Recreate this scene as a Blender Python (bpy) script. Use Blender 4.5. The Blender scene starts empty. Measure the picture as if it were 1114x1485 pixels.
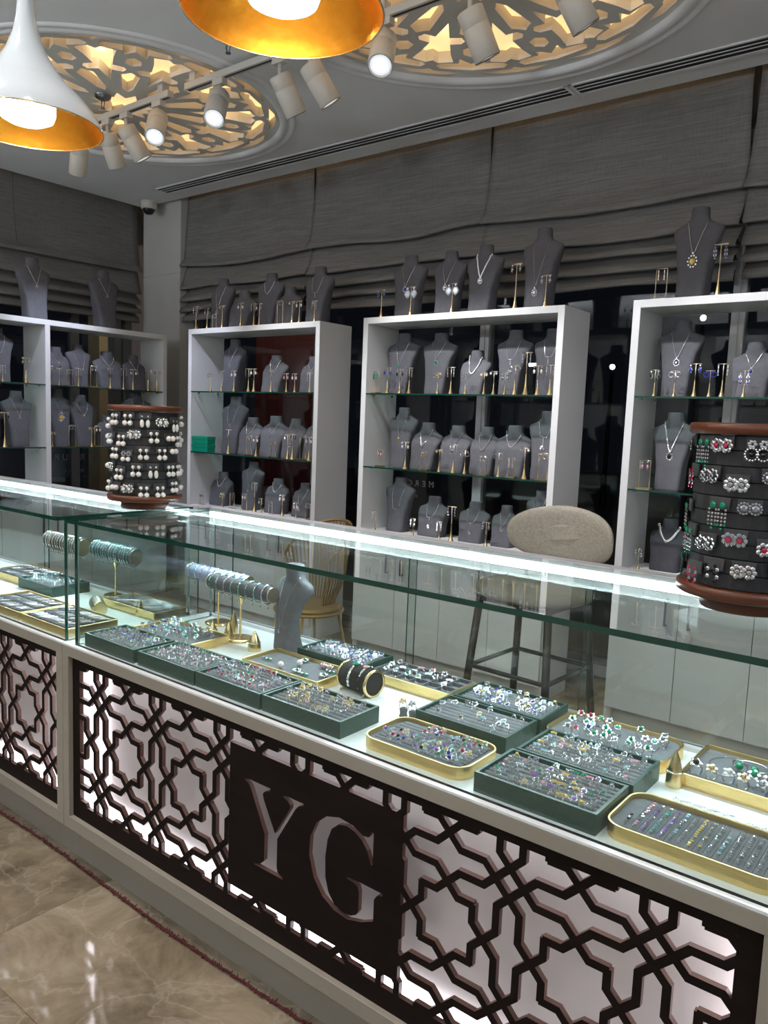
import bpy, math, random
from mathutils import Matrix, Vector
from mathutils.geometry import delaunay_2d_cdt
random.seed(7)
S = bpy.context.scene
col = S.collection
PI = math.pi
sin, cos, R_ = math.sin, math.cos, math.radians

# ------------------------------------------------------------------ camera
cd = bpy.data.cameras.new('camera'); cam = bpy.data.objects.new('camera', cd); col.objects.link(cam)
cd.sensor_fit = 'HORIZONTAL'; cd.sensor_width = 36.0; cd.lens = 36.0*1134.5/1114.0
cd.clip_start = 0.02; cd.clip_end = 200
pit, rol, yaw = R_(6.60), R_(2.254), R_(141.9)
def _cam():
    fw = Vector((0, cos(pit), -sin(pit))); r = Vector((1, 0, 0)); u = r.cross(fw)
    r2 = cos(rol)*r+sin(rol)*u; u2 = -sin(rol)*r+cos(rol)*u
    X = Vector((-cos(yaw), -sin(yaw), 0)); Z = Vector((0, 0, 1)); Y = Z.cross(X)
    T = lambda v: Vector((X.dot(v), Y.dot(v), Z.dot(v)))
    a, b, c = T(r2), T(u2), T(fw)
    return Matrix(((a.x, b.x, -c.x, 0), (a.y, b.y, -c.y, 0), (a.z, b.z, -c.z, 1.35), (0, 0, 0, 1)))
cam.matrix_world = _cam()
S.camera = cam
# ------------------------------------------------------------------ world, exposure, large lights
w = bpy.data.worlds.new('night'); S.world = w; w.use_nodes = True
w.node_tree.nodes['Background'].inputs[0].default_value = (.010, .012, .018, 1)
w.node_tree.nodes['Background'].inputs[1].default_value = .35
S.view_settings.view_transform = 'Standard'; S.view_settings.look = 'None'
S.view_settings.exposure = 0.14; S.view_settings.gamma = 1.0
S.view_settings.use_curve_mapping = False
def area(name, loc, target, size, energy, color=(1, 1, 1), spread=180):
    l = bpy.data.lights.new(name, 'AREA'); l.shape = 'RECTANGLE'; l.size, l.size_y = size
    l.energy = energy; l.color = color; l.spread = R_(spread)
    o = bpy.data.objects.new(name, l); col.objects.link(o); o.location = loc
    o.rotation_euler = (Vector(target)-Vector(loc)).to_track_quat('-Z', 'Y').to_euler()
    return o
# added fill lights under the ceiling, out of view, for overall brightness
for x_, y_, e_ in ((-.9, .5, 4), (-1.9, .5, 4), (-2.9, .5, 4), (-3.9, .4, 3), (-.9, -1.5, 3), (-2.2, -1.5, 3), (-3.5, -1.5, 3), (1.2, .3, 4), (1.2, 1.6, 4), (-4.8, .6, 4)):
    area('ceiling_fill_light', (x_, y_, 2.90), (x_, y_, 0), (.14, .14), e_, (1, .98, .96), 120)
for x_, y_ in ((-.6, -2.2), (-3.0, -2.2), (1.6, -.6), (-5.0, -1.2)):   # unseen lights added to brighten the ceiling, no wall fittings
    area('upward_fill_light', (x_, y_, 2.15), (x_, y_+.25, 3), (.5, .2), 42, (.86, .93, 1))

# ------------------------------------------------------------------ materials
M = {}
def mat(name, color, rough=.5, metal=0, spec=.5, emit=None, es=0, coat=0):
    m = bpy.data.materials.new(name); m.use_nodes = True
    b = m.node_tree.nodes['Principled BSDF']
    b.inputs['Base Color'].default_value = (*color, 1); b.inputs['Roughness'].default_value = rough
    b.inputs['Metallic'].default_value = metal; b.inputs['Specular IOR Level'].default_value = spec
    b.inputs['Coat Weight'].default_value = coat
    if emit:
        b.inputs['Emission Color'].default_value = (*emit, 1); b.inputs['Emission Strength'].default_value = es
    M[name] = m
    return m
def nd(m, t, **kw):
    n = m.node_tree.nodes.new(t)
    for k, v in kw.items():
        if k in n.inputs: n.inputs[k].default_value = v
        else: setattr(n, k, v)
    return n
def lk(m, a, ao, b, bi): m.node_tree.links.new(a.outputs[ao], b.inputs[bi])
def noisy(name, c1, c2, scale, rough, metal=0, stretch=(1, 1, 1), bump=0, detail=6, bscale=None, lo=.35, hi=.65, spec=.5):
    m = mat(name, c1, rough, metal, spec); b = m.node_tree.nodes['Principled BSDF']
    tc = nd(m, 'ShaderNodeTexCoord'); mp = nd(m, 'ShaderNodeMapping'); mp.inputs['Scale'].default_value = stretch
    n = nd(m, 'ShaderNodeTexNoise', Scale=scale, Detail=detail)
    r = nd(m, 'ShaderNodeValToRGB'); r.color_ramp.elements[0].color = (*c1, 1); r.color_ramp.elements[1].color = (*c2, 1)
    r.color_ramp.elements[0].position = lo; r.color_ramp.elements[1].position = hi
    lk(m, tc, 'Object', mp, 0); lk(m, mp, 0, n, 0); lk(m, n, 0, r, 0); lk(m, r, 0, b, 'Base Color')
    if bump:
        n2 = n
        if bscale: n2 = nd(m, 'ShaderNodeTexNoise', Scale=bscale, Detail=3); lk(m, mp, 0, n2, 0)
        bp = nd(m, 'ShaderNodeBump', Strength=bump, Distance=.004); lk(m, n2, 0, bp, 'Height'); lk(m, bp, 0, b, 'Normal')
    return m
def glass(name, tint, refl=1.0):
    m = bpy.data.materials.new(name); m.use_nodes = True; nt = m.node_tree; nt.nodes.clear()
    o = nd(m, 'ShaderNodeOutputMaterial'); t = nd(m, 'ShaderNodeBsdfTransparent'); t.inputs[0].default_value = (*tint, 1)
    g = nd(m, 'ShaderNodeBsdfGlossy'); g.inputs['Roughness'].default_value = .0; g.inputs[0].default_value = (refl, refl, refl, 1)
    ge = nd(m, 'ShaderNodeNewGeometry'); dt = nd(m, 'ShaderNodeVectorMath', operation='DOT_PRODUCT'); lk(m, ge, 'Incoming', dt, 0); lk(m, ge, 'Normal', dt, 1)
    ab = nd(m, 'ShaderNodeMath', operation='ABSOLUTE'); lk(m, dt, 'Value', ab, 0)
    iv = nd(m, 'ShaderNodeMath', operation='SUBTRACT'); iv.inputs[0].default_value = 1; lk(m, ab, 0, iv, 1)
    pw = nd(m, 'ShaderNodeMath', operation='POWER'); pw.inputs[1].default_value = 5; lk(m, iv, 0, pw, 0)
    f = nd(m, 'ShaderNodeMath', operation='MULTIPLY_ADD'); f.inputs[1].default_value = .62; f.inputs[2].default_value = .04; lk(m, pw, 0, f, 0)
    mx = nd(m, 'ShaderNodeMixShader'); lk(m, f, 0, mx, 0); lk(m, t, 0, mx, 1); lk(m, g, 0, mx, 2); lk(m, mx, 0, o, 0)
    M[name] = m
noisy('ceiling_paint', (.80, .80, .82), (.83, .83, .85), 3, .8)
noisy('wall_paint', (.50, .49, .46), (.54, .53, .50), 2, .75)
noisy('white_laminate', (.76, .76, .77), (.79, .79, .80), 2, .35)
noisy('door_laminate', (.66, .67, .66), (.70, .71, .70), 1.5, .18)
noisy('cream_laminate', (.29, .258, .212), (.32, .285, .235), 2, .45)
noisy('deck_white', (.74, .77, .77), (.80, .82, .82), 8, .3)
noisy('fret_edge', (.085, .040, .031), (.105, .052, .040), 8, .5)
noisy('dark_brown_wood', (.008, .0045, .0035), (.012, .007, .005), 8, .7, spec=.15, stretch=(1, 1, 6))
noisy('light_board', (.80, .72, .70), (.84, .76, .73), 6, .25)
noisy('velvet_grey', (.135, .140, .155), (.160, .165, .180), 60, .9, bump=.2)
noisy('bust_grey', (.105, .105, .120), (.120, .120, .136), 40, .75, bump=.15, spec=.3)
noisy('bust_dark', (.045, .045, .055), (.055, .055, .065), 40, .7, bump=.15, spec=.3)
noisy('green_leather', (.012, .050, .040), (.018, .062, .050), 120, .4, bump=.25)
noisy('brushed_gold', (.78, .55, .22), (.86, .64, .30), 30, .32, 1, stretch=(1, 1, 14))
mat('gold', (.83, .64, .34), .24, 1)
mat('silver', (.74, .74, .77), .2, 1)
mat('champagne', (.80, .70, .54), .28, 1)
mat('gunmetal', (.25, .25, .27), .35, 1)
mat('black_metal', (.012, .012, .013), .35, 0)
mat('black_plastic', (.015, .015, .016), .3)
mat('black_velvet', (.008, .008, .009), .9)
mat('white_plastic', (.62, .58, .52), .4)
mat('lamp_white', (.72, .75, .77), .12, coat=.5)
noisy('lamp_gold', (.80, .33, .03), (.86, .40, .05), 90, .27, 1, bump=.06)
noisy('spinner_wood', (.085, .022, .008), (.125, .034, .012), 6, .35, stretch=(1, 1, 8))
noisy('spinner_fabric', (.018, .018, .020), (.026, .026, .029), 80, .6)
noisy('tab_fabric', (.055, .055, .06), (.07, .07, .075), 80, .6)
noisy('stool_fabric', (.46, .42, .34), (.56, .52, .43), 90, .9, bump=.5)
mat('rattan_gold', (.50, .34, .14), .4, .6)
mat('red_wool', (.085, .011, .011), .95)
noisy('emerald_card', (.0, .25, .15), (.0, .30, .19), 6, .4)
mat('seal', (.10, .08, .055), .4)
mat('glass_edge', (.008, .05, .035), .08, 0, .8)
mat('glass_edge_lit', (.30, .40, .37), .1, 0, .8)  # paler copy of the glass edge, lit look put into the colour
mat('vent_black', (.006, .006, .006), .6)
mat('led_cool', (1, 1, 1), .5, emit=(.82, .97, 1), es=14)
mat('led_white', (1, 1, 1), .5, emit=(.95, .93, 1), es=2.6)
mat('bulb', (1, 1, 1), .5, emit=(1, .97, .90), es=9)
mat('lens_lit', (1, 1, 1), .3, emit=(.88, .94, 1), es=30)
mat('lens_soft', (.4, .4, .42), .3, emit=(.85, .92, 1), es=.7)
mat('lens_dim', (.3, .3, .3), .3, emit=(1, .95, .9), es=.6)
mat('medallion_glow', (.9, .7, .45), .7, emit=(1, .66, .32), es=.85)
mat('medallion_paint', (.66, .64, .60), .7)
mat('street_glow', (1, 1, 1), .5, emit=(1, .85, .6), es=25)
mat('street_white', (1, 1, 1), .5, emit=(.9, .95, 1), es=25)
mat('sign_letter', (.22, .22, .23), .6)
noisy('maroon_board', (.085, .008, .010), (.11, .012, .014), 2, .6)
noisy('sand_stone', (.55, .42, .25), (.62, .50, .32), 3, .7)
mat('frame_grey', (.20, .20, .20), .4, .3)
mat('frame_light', (.62, .62, .64), .35, .2)
mat('cord', (.45, .45, .44), .7)
for n, c in dict(diamond=(.46, .48, .52), emerald=(.0, .30, .15), ruby=(.55, .02, .08), sapphire=(.03, .05, .40), citrine=(.70, .50, .14),
                 pink=(.75, .35, .45), onyx=(.01, .01, .012), aqua=(.30, .62, .70), amethyst=(.30, .14, .5), peridot=(.35, .60, .20), teal=(.05, .42, .38)).items():
    mat(n, c, .10, .8 if n == 'diamond' else .2, .8)
mat('pearl', (.82, .79, .76), .18, 0, .6, coat=.6)
mat('bangle_lavender', (.42, .42, .62), .35)
glass('glass_clear', (.93, .965, .95)); glass('glass_shelf', (.80, .90, .86)); glass('window_glass', (.80, .82, .82))
glass('smoked', (.10, .10, .11))
# marble
def marble():
    m = mat('marble', (.2, .15, .1), .07, 0, .5); b = m.node_tree.nodes['Principled BSDF']
    tc = nd(m, 'ShaderNodeTexCoord'); oi = nd(m, 'ShaderNodeObjectInfo')
    ad = nd(m, 'ShaderNodeVectorMath', operation='ADD'); sc = nd(m, 'ShaderNodeVectorMath', operation='SCALE'); sc.inputs[3].default_value = 37
    cb = nd(m, 'ShaderNodeCombineXYZ'); lk(m, oi, 'Random', cb, 0); lk(m, oi, 'Random', cb, 1); lk(m, cb, 0, sc, 0)
    lk(m, tc, 'Object', ad, 0); lk(m, sc, 0, ad, 1)
    n1 = nd(m, 'ShaderNodeTexNoise', Scale=3.2, Detail=9, Roughness=.68, Distortion=.9); lk(m, ad, 0, n1, 0)
    r1 = nd(m, 'ShaderNodeValToRGB'); e = r1.color_ramp.elements
    e[0].position = .30; e[0].color = (.10, .074, .046, 1); e[1].position = .72; e[1].color = (.40, .33, .235, 1)
    e2 = e.new(.5); e2.color = (.235, .185, .125, 1)
    lk(m, n1, 0, r1, 0)
    n2 = nd(m, 'ShaderNodeTexNoise', Scale=4.5, Detail=5, Distortion=.4); lk(m, ad, 0, n2, 0)
    mxv = nd(m, 'ShaderNodeMix', data_type='VECTOR'); mxv.inputs[0].default_value = .42
    lk(m, ad, 0, mxv, 4); lk(m, n2, 'Color', mxv, 5)
    v = nd(m, 'ShaderNodeTexVoronoi', feature='DISTANCE_TO_EDGE', Scale=5.0); lk(m, mxv, 1, v, 0)
    r2 = nd(m, 'ShaderNodeValToRGB'); f = r2.color_ramp.elements
    f[0].position = 0; f[0].color = (.42, .42, .42, 1); f[1].position = .03; f[1].color = (0, 0, 0, 1)
    lk(m, v, 0, r2, 0)
    n3 = nd(m, 'ShaderNodeTexNoise', Scale=2.0, Detail=2); lk(m, ad, 0, n3, 0)
    mu = nd(m, 'ShaderNodeMath', operation='MULTIPLY'); lk(m, r2, 0, mu, 0); lk(m, n3, 0, mu, 1)
    mx = nd(m, 'ShaderNodeMix', data_type='RGBA'); lk(m, mu, 0, mx, 0); lk(m, r1, 0, mx, 6); mx.inputs[7].default_value = (.56, .50, .40, 1)
    lk(m, mx, 2, b, 'Base Color')
marble()
def fabric():
    m = mat('blind_fabric', (.1, .1, .1), .85, 0, .25); b = m.node_tree.nodes['Principled BSDF']
    tc = nd(m, 'ShaderNodeTexCoord'); mp = nd(m, 'ShaderNodeMapping'); mp.inputs['Scale'].default_value = (5, 5, 130)
    lk(m, tc, 'Object', mp, 0)
    n = nd(m, 'ShaderNodeTexNoise', Scale=1.0, Detail=6, Roughness=.7); lk(m, mp, 0, n, 0)
    mp2 = nd(m, 'ShaderNodeMapping'); mp2.inputs['Scale'].default_value = (220, 220, 10); lk(m, tc, 'Object', mp2, 0)
    n2 = nd(m, 'ShaderNodeTexNoise', Scale=1.0, Detail=3); lk(m, mp2, 0, n2, 0)
    a = nd(m, 'ShaderNodeMath', operation='MULTIPLY_ADD'); a.inputs[1].default_value = .35; lk(m, n2, 0, a, 0); lk(m, n, 0, a, 2)
    r = nd(m, 'ShaderNodeValToRGB'); e = r.color_ramp.elements
    e[0].position = .42; e[0].color = (.14, .134, .127, 1); e[1].position = 1.0; e[1].color = (.30, .288, .275, 1)
    lk(m, a, 0, r, 0); lk(m, r, 0, b, 'Base Color')
    bp = nd(m, 'ShaderNodeBump', Strength=.5, Distance=.003); lk(m, a, 0, bp, 'Height'); lk(m, bp, 0, b, 'Normal')
fabric()

# ------------------------------------------------------------------ helpers
class MB:
    def __init__(s): s.v, s.f, s.m, s.s = [], [], [], []
    def add(s, vs, fs, mi=0, smooth=False, T=None):
        k = len(s.v)
        s.v += [tuple(T @ Vector(p)) for p in vs] if T is not None else [tuple(p) for p in vs]
        for f in fs: s.f.append([i+k for i in f]); s.m.append(mi); s.s.append(smooth)
        return s
    def merge(s, o, T):
        k = len(s.v); s.v += [tuple(T @ Vector(p)) for p in o.v]
        s.f += [[i+k for i in f] for f in o.f]; s.m += o.m; s.s += o.s
        return s
    def box(s, x0, x1, y0, y1, z0, z1, mi=0, T=None):
        v = [(x0, y0, z0), (x1, y0, z0), (x1, y1, z0), (x0, y1, z0), (x0, y0, z1), (x1, y0, z1), (x1, y1, z1), (x0, y1, z1)]
        return s.add(v, [(0, 3, 2, 1), (4, 5, 6, 7), (0, 1, 5, 4), (1, 2, 6, 5), (2, 3, 7, 6), (3, 0, 4, 7)], mi, False, T)
    def lathe(s, prof, n=16, mi=0, c=(0, 0, 0), T=None, smooth=True, cap=True):
        vs, fs = [], []; k = len(prof)
        for r, z in prof:
            for i in range(n): a = 2*PI*i/n; vs.append((c[0]+r*cos(a), c[1]+r*sin(a), c[2]+z))
        for j in range(k-1):
            for i in range(n): fs.append((j*n+i, j*n+(i+1) % n, (j+1)*n+(i+1) % n, (j+1)*n+i))
        s.add(vs, fs, mi, smooth, T)
        if cap:
            s.add([vs[i] for i in range(n)], [tuple(reversed(range(n)))], mi, False, T)
            s.add([vs[(k-1)*n+i] for i in range(n)], [tuple(range(n))], mi, False, T)
        return s
    def tube(s, pts, r, n=6, mi=0, T=None, closed=False, smooth=True):
        P = [Vector(p) for p in pts]; vs, fs = [], []; L = len(P)
        for i, p in enumerate(P):
            a = P[(i-1) % L] if (i > 0 or closed) else p; b = P[(i+1) % L] if (i < L-1 or closed) else p
            d = (b-a).normalized(); up = Vector((0, 0, 1)) if abs(d.z) < .95 else Vector((1, 0, 0))
            x = d.cross(up).normalized(); y = x.cross(d)
            rr = r[i] if isinstance(r, (list, tuple)) else r
            for k in range(n): t = 2*PI*k/n; vs.append(p+rr*(cos(t)*x+sin(t)*y))
        for i in range(L if closed else L-1):
            for k in range(n): fs.append((i*n+k, i*n+(k+1) % n, ((i+1) % L)*n+(k+1) % n, ((i+1) % L)*n+k))
        if not closed: fs += [tuple(reversed(range(n))), tuple((L-1)*n+k for k in range(n))]
        return s.add(vs, fs, mi, smooth, T)
    def loft(s, rings, mi=0, T=None, smooth=True):
        n = len(rings[0]); vs = [p for r in rings for p in r]; fs = []
        for j in range(len(rings)-1):
            for i in range(n): fs.append((j*n+i, j*n+(i+1) % n, (j+1)*n+(i+1) % n, (j+1)*n+i))
        s.add(vs, fs, mi, smooth, T)
        s.add(rings[0], [tuple(reversed(range(n)))], mi, False, T); s.add(rings[-1], [tuple(range(n))], mi, False, T)
        return s
    def ball(s, c, r, mi=0, n=8, m=5, T=None, sx=1, sy=1, sz=1):
        vs = [(c[0], c[1], c[2]-r*sz)]; fs = []
        for j in range(1, m):
            t = -PI/2+PI*j/m
            for i in range(n): a = 2*PI*i/n; vs.append((c[0]+r*sx*cos(t)*cos(a), c[1]+r*sy*cos(t)*sin(a), c[2]+r*sz*sin(t)))
        vs.append((c[0], c[1], c[2]+r*sz)); top = len(vs)-1
        for i in range(n): fs.append((0, 1+(i+1) % n, 1+i)); fs.append((top, top-n+i, top-n+(i+1) % n))
        for j in range(m-2):
            for i in range(n): a = 1+j*n; fs.append((a+i, a+(i+1) % n, a+n+(i+1) % n, a+n+i))
        return s.add(vs, fs, mi, True, T)
    def gem(s, c, r, mi=0, T=None, h=.6, n=6):   # faceted stone, table up
        vs = [(c[0]+.55*r*cos(2*PI*i/n), c[1]+.55*r*sin(2*PI*i/n), c[2]+r*h*.5) for i in range(n)]
        vs += [(c[0]+r*cos(2*PI*(i+.5)/n), c[1]+r*sin(2*PI*(i+.5)/n), c[2]) for i in range(n)]+[(c[0], c[1], c[2]-r*h)]
        fs = [tuple(range(n))]
        for i in range(n): j = (i+1) % n; fs += [(i, n+i, j), (j, n+i, n+j), (n+i, 2*n, n+j)]
        return s.add(vs, fs, mi, False, T)
    def prism(s, poly, z0, z1, mi=0, T=None, mside=None):
        n = len(poly); vs = [(x, y, z0) for x, y in poly]+[(x, y, z1) for x, y in poly]
        s.add(vs, [tuple(reversed(range(n))), tuple(range(n, 2*n))], mi, False, T)
        s.add(vs, [(i, (i+1) % n, n+(i+1) % n, n+i) for i in range(n)], mi if mside is None else mside, False, T)
        return s
    def data(s, name, mats):
        me = bpy.data.meshes.new(name); me.from_pydata(s.v, [], s.f)
        for m in mats: me.materials.append(M[m])
        me.polygons.foreach_set('material_index', s.m); me.polygons.foreach_set('use_smooth', s.s); me.update()
        return me
    def build(s, name, mats, parent=None, bevel=0, loc=None):
        if isinstance(mats, str): mats = [mats]
        return put(name, s.data(name, mats), parent, bevel, loc)
def put(name, me, parent=None, bevel=0, loc=None, rz=0, sc=None):
    o = bpy.data.objects.new(name, me); col.objects.link(o)
    if parent is not None: o.parent = parent
    if loc is not None: o.location = loc
    if rz: o.rotation_euler = (0, 0, rz)
    if sc is not None: o.scale = (sc, sc, sc) if not isinstance(sc, tuple) else sc
    if bevel:
        b = o.modifiers.new('bevel', 'BEVEL'); b.width = bevel; b.segments = 2; b.limit_method = 'ANGLE'
    return o
def tag(o, label, cat, group=None):
    o['label'] = label; o['category'] = cat
    if group: o['group'] = group
    return o
def thing(name, label, cat, loc=(0, 0, 0), rz=0, group=None, sc=None):
    o = bpy.data.objects.new(name, None); col.objects.link(o); o.empty_display_size = .02
    o.location = loc; o.rotation_euler = (0, 0, rz)
    if sc is not None: o.scale = (sc, sc, sc) if not isinstance(sc, tuple) else sc
    return tag(o, label, cat, group)
def struct(o): o['kind'] = 'structure'; return o
def dup(root, loc, rz=0, sc=None, label=None, group=None):
    r = root.copy(); col.objects.link(r); r.location = loc; r.rotation_euler = (0, 0, rz)
    if sc is not None: r.scale = (sc, sc, sc) if not isinstance(sc, tuple) else sc
    if label: r['label'] = label
    if group: r['group'] = group
    for ch in list(root.children):
        c = ch.copy(); col.objects.link(c); c.parent = r
        for g in ch.children:
            d = g.copy(); col.objects.link(d); d.parent = c
    return r
ORD = ['first', 'second', 'third', 'fourth', 'fifth', 'sixth', 'seventh', 'eighth', 'ninth', 'tenth', 'eleventh', 'twelfth', 'thirteenth', 'fourteenth', 'fifteenth']
def bx(*a): return MB().box(*a)
def plate(add, sub=(), clip=None, always=()):
    """2-D union of polygons `add` (inside `clip`) minus polygons `sub` -> (verts, tris)"""
    vs, fs, kind = [], [], []
    for grp, polys in (('a', add), ('s', sub), ('c', clip or []), ('k', always)):
        for p in polys:
            if sum(p[i-1][0]*p[i][1]-p[i][0]*p[i-1][1] for i in range(len(p))) < 0: p = p[::-1]
            k = len(vs); vs += [Vector((x, y)) for x, y in p]; fs.append(list(range(k, k+len(p)))); kind.append(grp)
    r = delaunay_2d_cdt(vs, [], fs, 0, 1e-6, True)
    keep = []
    for f, ids in zip(r[2], r[5]):
        ks = {kind[i] for i in ids}
        if 's' not in ks and ('k' in ks or ('a' in ks and (clip is None or 'c' in ks))): keep.append(tuple(f))
    return [tuple(v) for v in r[0]], keep
def extrude_plate(vt, z0, z1, mf=0, ms=0, mapf=None):
    v, t = vt; mb = MB(); n = len(v); mapf = mapf or (lambda x, y, z: (x, y, z))
    E = set()
    for f in t:
        for i in range(3): E.add((f[i], f[(i+1) % 3]))
    P = [mapf(x, y, z1) for x, y in v]+[mapf(x, y, z0) for x, y in v]
    used = sorted({i for f in t for i in f}); mp = {}
    V = []
    for i in used: mp[i] = len(V); V.append(P[i])
    for i in used: mp[i+n] = len(V); V.append(P[i+n])
    mb.add(V, [tuple(mp[i] for i in f) for f in t]+[tuple(mp[i+n] for i in reversed(f)) for f in t], mf)
    k = len(mb.f)
    mb2 = [(mp[b], mp[a], mp[a+n], mp[b+n]) for a, b in E if (b, a) not in E]
    for f in mb2: mb.f.append(list(f)); mb.m.append(ms); mb.s.append(False)
    return mb
def circ(cx, cy, r, n): return [(cx+r*cos(2*PI*i/n), cy+r*sin(2*PI*i/n)) for i in range(n)]
def rect(x0, x1, y0, y1): return [(x0, y0), (x1, y0), (x1, y1), (x0, y1)]
def rrect(x0, x1, y0, y1, r, n=5):
    out = []
    for cx, cy, a0 in ((x1-r, y0+r, -90), (x1-r, y1-r, 0), (x0+r, y1-r, 90), (x0+r, y0+r, 180)):
        for i in range(n+1): a = R_(a0+90*i/n); out.append((cx+r*cos(a), cy+r*sin(a)))
    return out

# ------------------------------------------------------------------ the room shell
CZ = 2.95
MED = [(-3.86, 2.54), (-1.70, 2.54)]; MR = .835
fl = struct(bx(-5.95, 2.6, -3.2, 4.3, -.12, -.012).build('floor', 'seal'))
tile_me = bx(-.3994, .3994, -.3994, .3994, -.012, 0).data('tile', ['marble'])
for i in range(10):
    for j in range(9): put('tile', tile_me, fl, 0, (-5.5+.8*i, -2.8+.8*j, 0))
ceil = struct(extrude_plate(plate([rect(-5.52, 2.6, -3.2, 3.80)], [circ(x, y, MR, 72) for x, y in MED]), CZ, CZ+.03).build('ceiling', 'ceiling_paint'))
struct(bx(-6.0, 2.6, -3.2, 4.35, 3.20, 3.25).build('ceiling_slab', 'ceiling_paint'))
struct(MB().box(-6.05, -5.95, -3.2, 4.35, 2.75, 3.2).box(-6.05, -5.95, -3.2, 4.35, -.012, .08).box(-6.05, -5.95, -3.2, -2.5, .08, 2.75).box(-6.05, -5.95, 3.83, 4.35, .08, 2.75).build('wall_left', 'wall_paint'))
wb = MB()
wb.box(-6, 2.6, 4.05, 4.2, 0, .06).box(-6, 2.6, 4.05, 4.2, 2.75, 3.2); struct(wb.build('wall_back', 'wall_paint'))
struct(bx(2.6, 2.7, -3.2, 4.35, 0, 3.2).build('wall_right', 'wall_paint'))
struct(bx(-6, 2.6, -3.3, -3.2, 0, 3.2).build('wall_front', 'wall_paint'))
colm = MB(); colm.box(-5.56, -5.085, 3.84, 4.05, 0, 2.417).box(-5.56, -5.085, 3.84, 4.05, 2.422, 3.0).box(-5.55, -5.09, 3.845, 4.05, 2.41, 2.43)
struct(colm.build('trim_1', 'wall_paint', None)); 
# windows on the back wall: panes between mullions
def window(name, horiz, a0, a1, fixed, mull, dark):
    root = bpy.data.objects.new(name, None); col.objects.link(root); struct(root)
    edges = [a0]+mull+[a1]
    for i in range(len(edges)-1):
        p, q = edges[i]+.03, edges[i+1]-.03
        b = bx(p, q, fixed-.004, fixed+.004, .08, 2.75) if horiz else bx(fixed-.004, fixed+.004, p, q, .08, 2.75)
        b.build('pane', 'window_glass', root)
    for k, m_ in enumerate(edges):
        b = bx(m_-.03, m_+.03, fixed-.03, fixed+.03, .06, 2.75) if horiz else bx(fixed-.03, fixed+.03, m_-.03, m_+.03, .06, 2.75)
        b.build('mullion', 'frame_light' if k in dark else 'frame_grey', root)
window('window_1', True, -5.08, 2.5, 4.0, [-3.75, -2.425, -1.045, .4], (2, 3))
window('window_2', False, -2.5, 3.83, -5.78, [-.6, 1.2, 2.65, 3.36], ())

# outside in the street, behind the panes
struct(bx(-6.15, -5.05, 5.6, 5.75, 0, 2.25).build('red_reflection_board', 'maroon_board'))  # red board standing in for a dark red reflection in the panes
struct(bx(-7.3, -7.1, 4.40, 4.80, 0, 3.2).build('wall_outside_pillar', 'sand_stone'))
struct(bx(-16, 8, -6, 26, -.25, -.13).build('ground_outside', 'seal'))
def street_lamp(x, y, z, mt, label):
    t = thing('street_lamp', label, 'street lamp', (x, y, -.13))
    MB().lathe([(.08, 0), (.05, .3), (.04, z)], 8).build('post', 'black_metal', t)
    MB().ball((0, 0, z+.12), .05, 0, 10, 6).build('lantern', mt, t)
street_lamp(-4.3, 14.2, 3.35, 'street_glow', 'warm street lamp shining in the dark beyond the window right of middle cabinet')
street_lamp(-3.2, 18.0, 4.05, 'street_white', 'small white street lamp in the dark beyond the window above right cabinet')
street_lamp(-6.2, 15.0, 2.6, 'street_white', 'low white street lamp beyond the window between middle and right cabinets')
l = bpy.data.lights.new('outdoor_light', 'POINT'); l.energy = 10; l.color = (1, .85, .6); l.shadow_soft_size = .1
o = bpy.data.objects.new('outdoor_light', l); col.objects.link(o); o.location = (-6.5, 4.3, 2.75)
l = bpy.data.lights.new('outdoor_light', 'POINT'); l.energy = 5; l.color = (1, .8, .7); l.shadow_soft_size = .1  # added lamp, only lights the red board that imitates a reflection
o = bpy.data.objects.new('outdoor_light', l); col.objects.link(o); o.location = (-5.4, 5.0, 2.4)
def text_mesh(txt, size, T, name, mt, parent, ext=.001):
    c = bpy.data.curves.new(name, 'FONT'); c.body = txt; c.size = size; c.align_x = 'CENTER'; c.extrude = ext
    tmp = bpy.data.objects.new(name, c); col.objects.link(tmp)
    me = bpy.data.meshes.new_from_object(tmp.evaluated_get(bpy.context.evaluated_depsgraph_get()))
    bpy.data.objects.remove(tmp); me.transform(T); me.materials.clear(); me.materials.append(M[mt])
    return put(name, me, parent)
def sign(label, loc, rz, s=1):
    t = thing('window_sign', label, 'sign', loc)
    # the lettering faces the street, so it reads mirrored from inside
    for txt, sz, dz in (('MERCURE', .062*s, 0), ('HOTEL', .030*s, -.085*s)):
        for i, ch in enumerate(txt): text_mesh(ch, sz, Matrix.Rotation(rz, 4, 'Z') @ Matrix.Translation(((i-(len(txt)-1)/2)*sz*1.05, 0, dz)) @ Matrix.Rotation(PI/2, 4, 'X'), 'letter', 'sign_letter', t)
sign('pale hotel lettering seen mirrored on the dark window behind left wall cabinet', (-5.77, 3.35, .95), -PI/2, 1.12)
sign('pale hotel lettering seen mirrored on the dark window behind middle cabinet', (-2.925, 3.985, .955), PI, .84)

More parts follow.
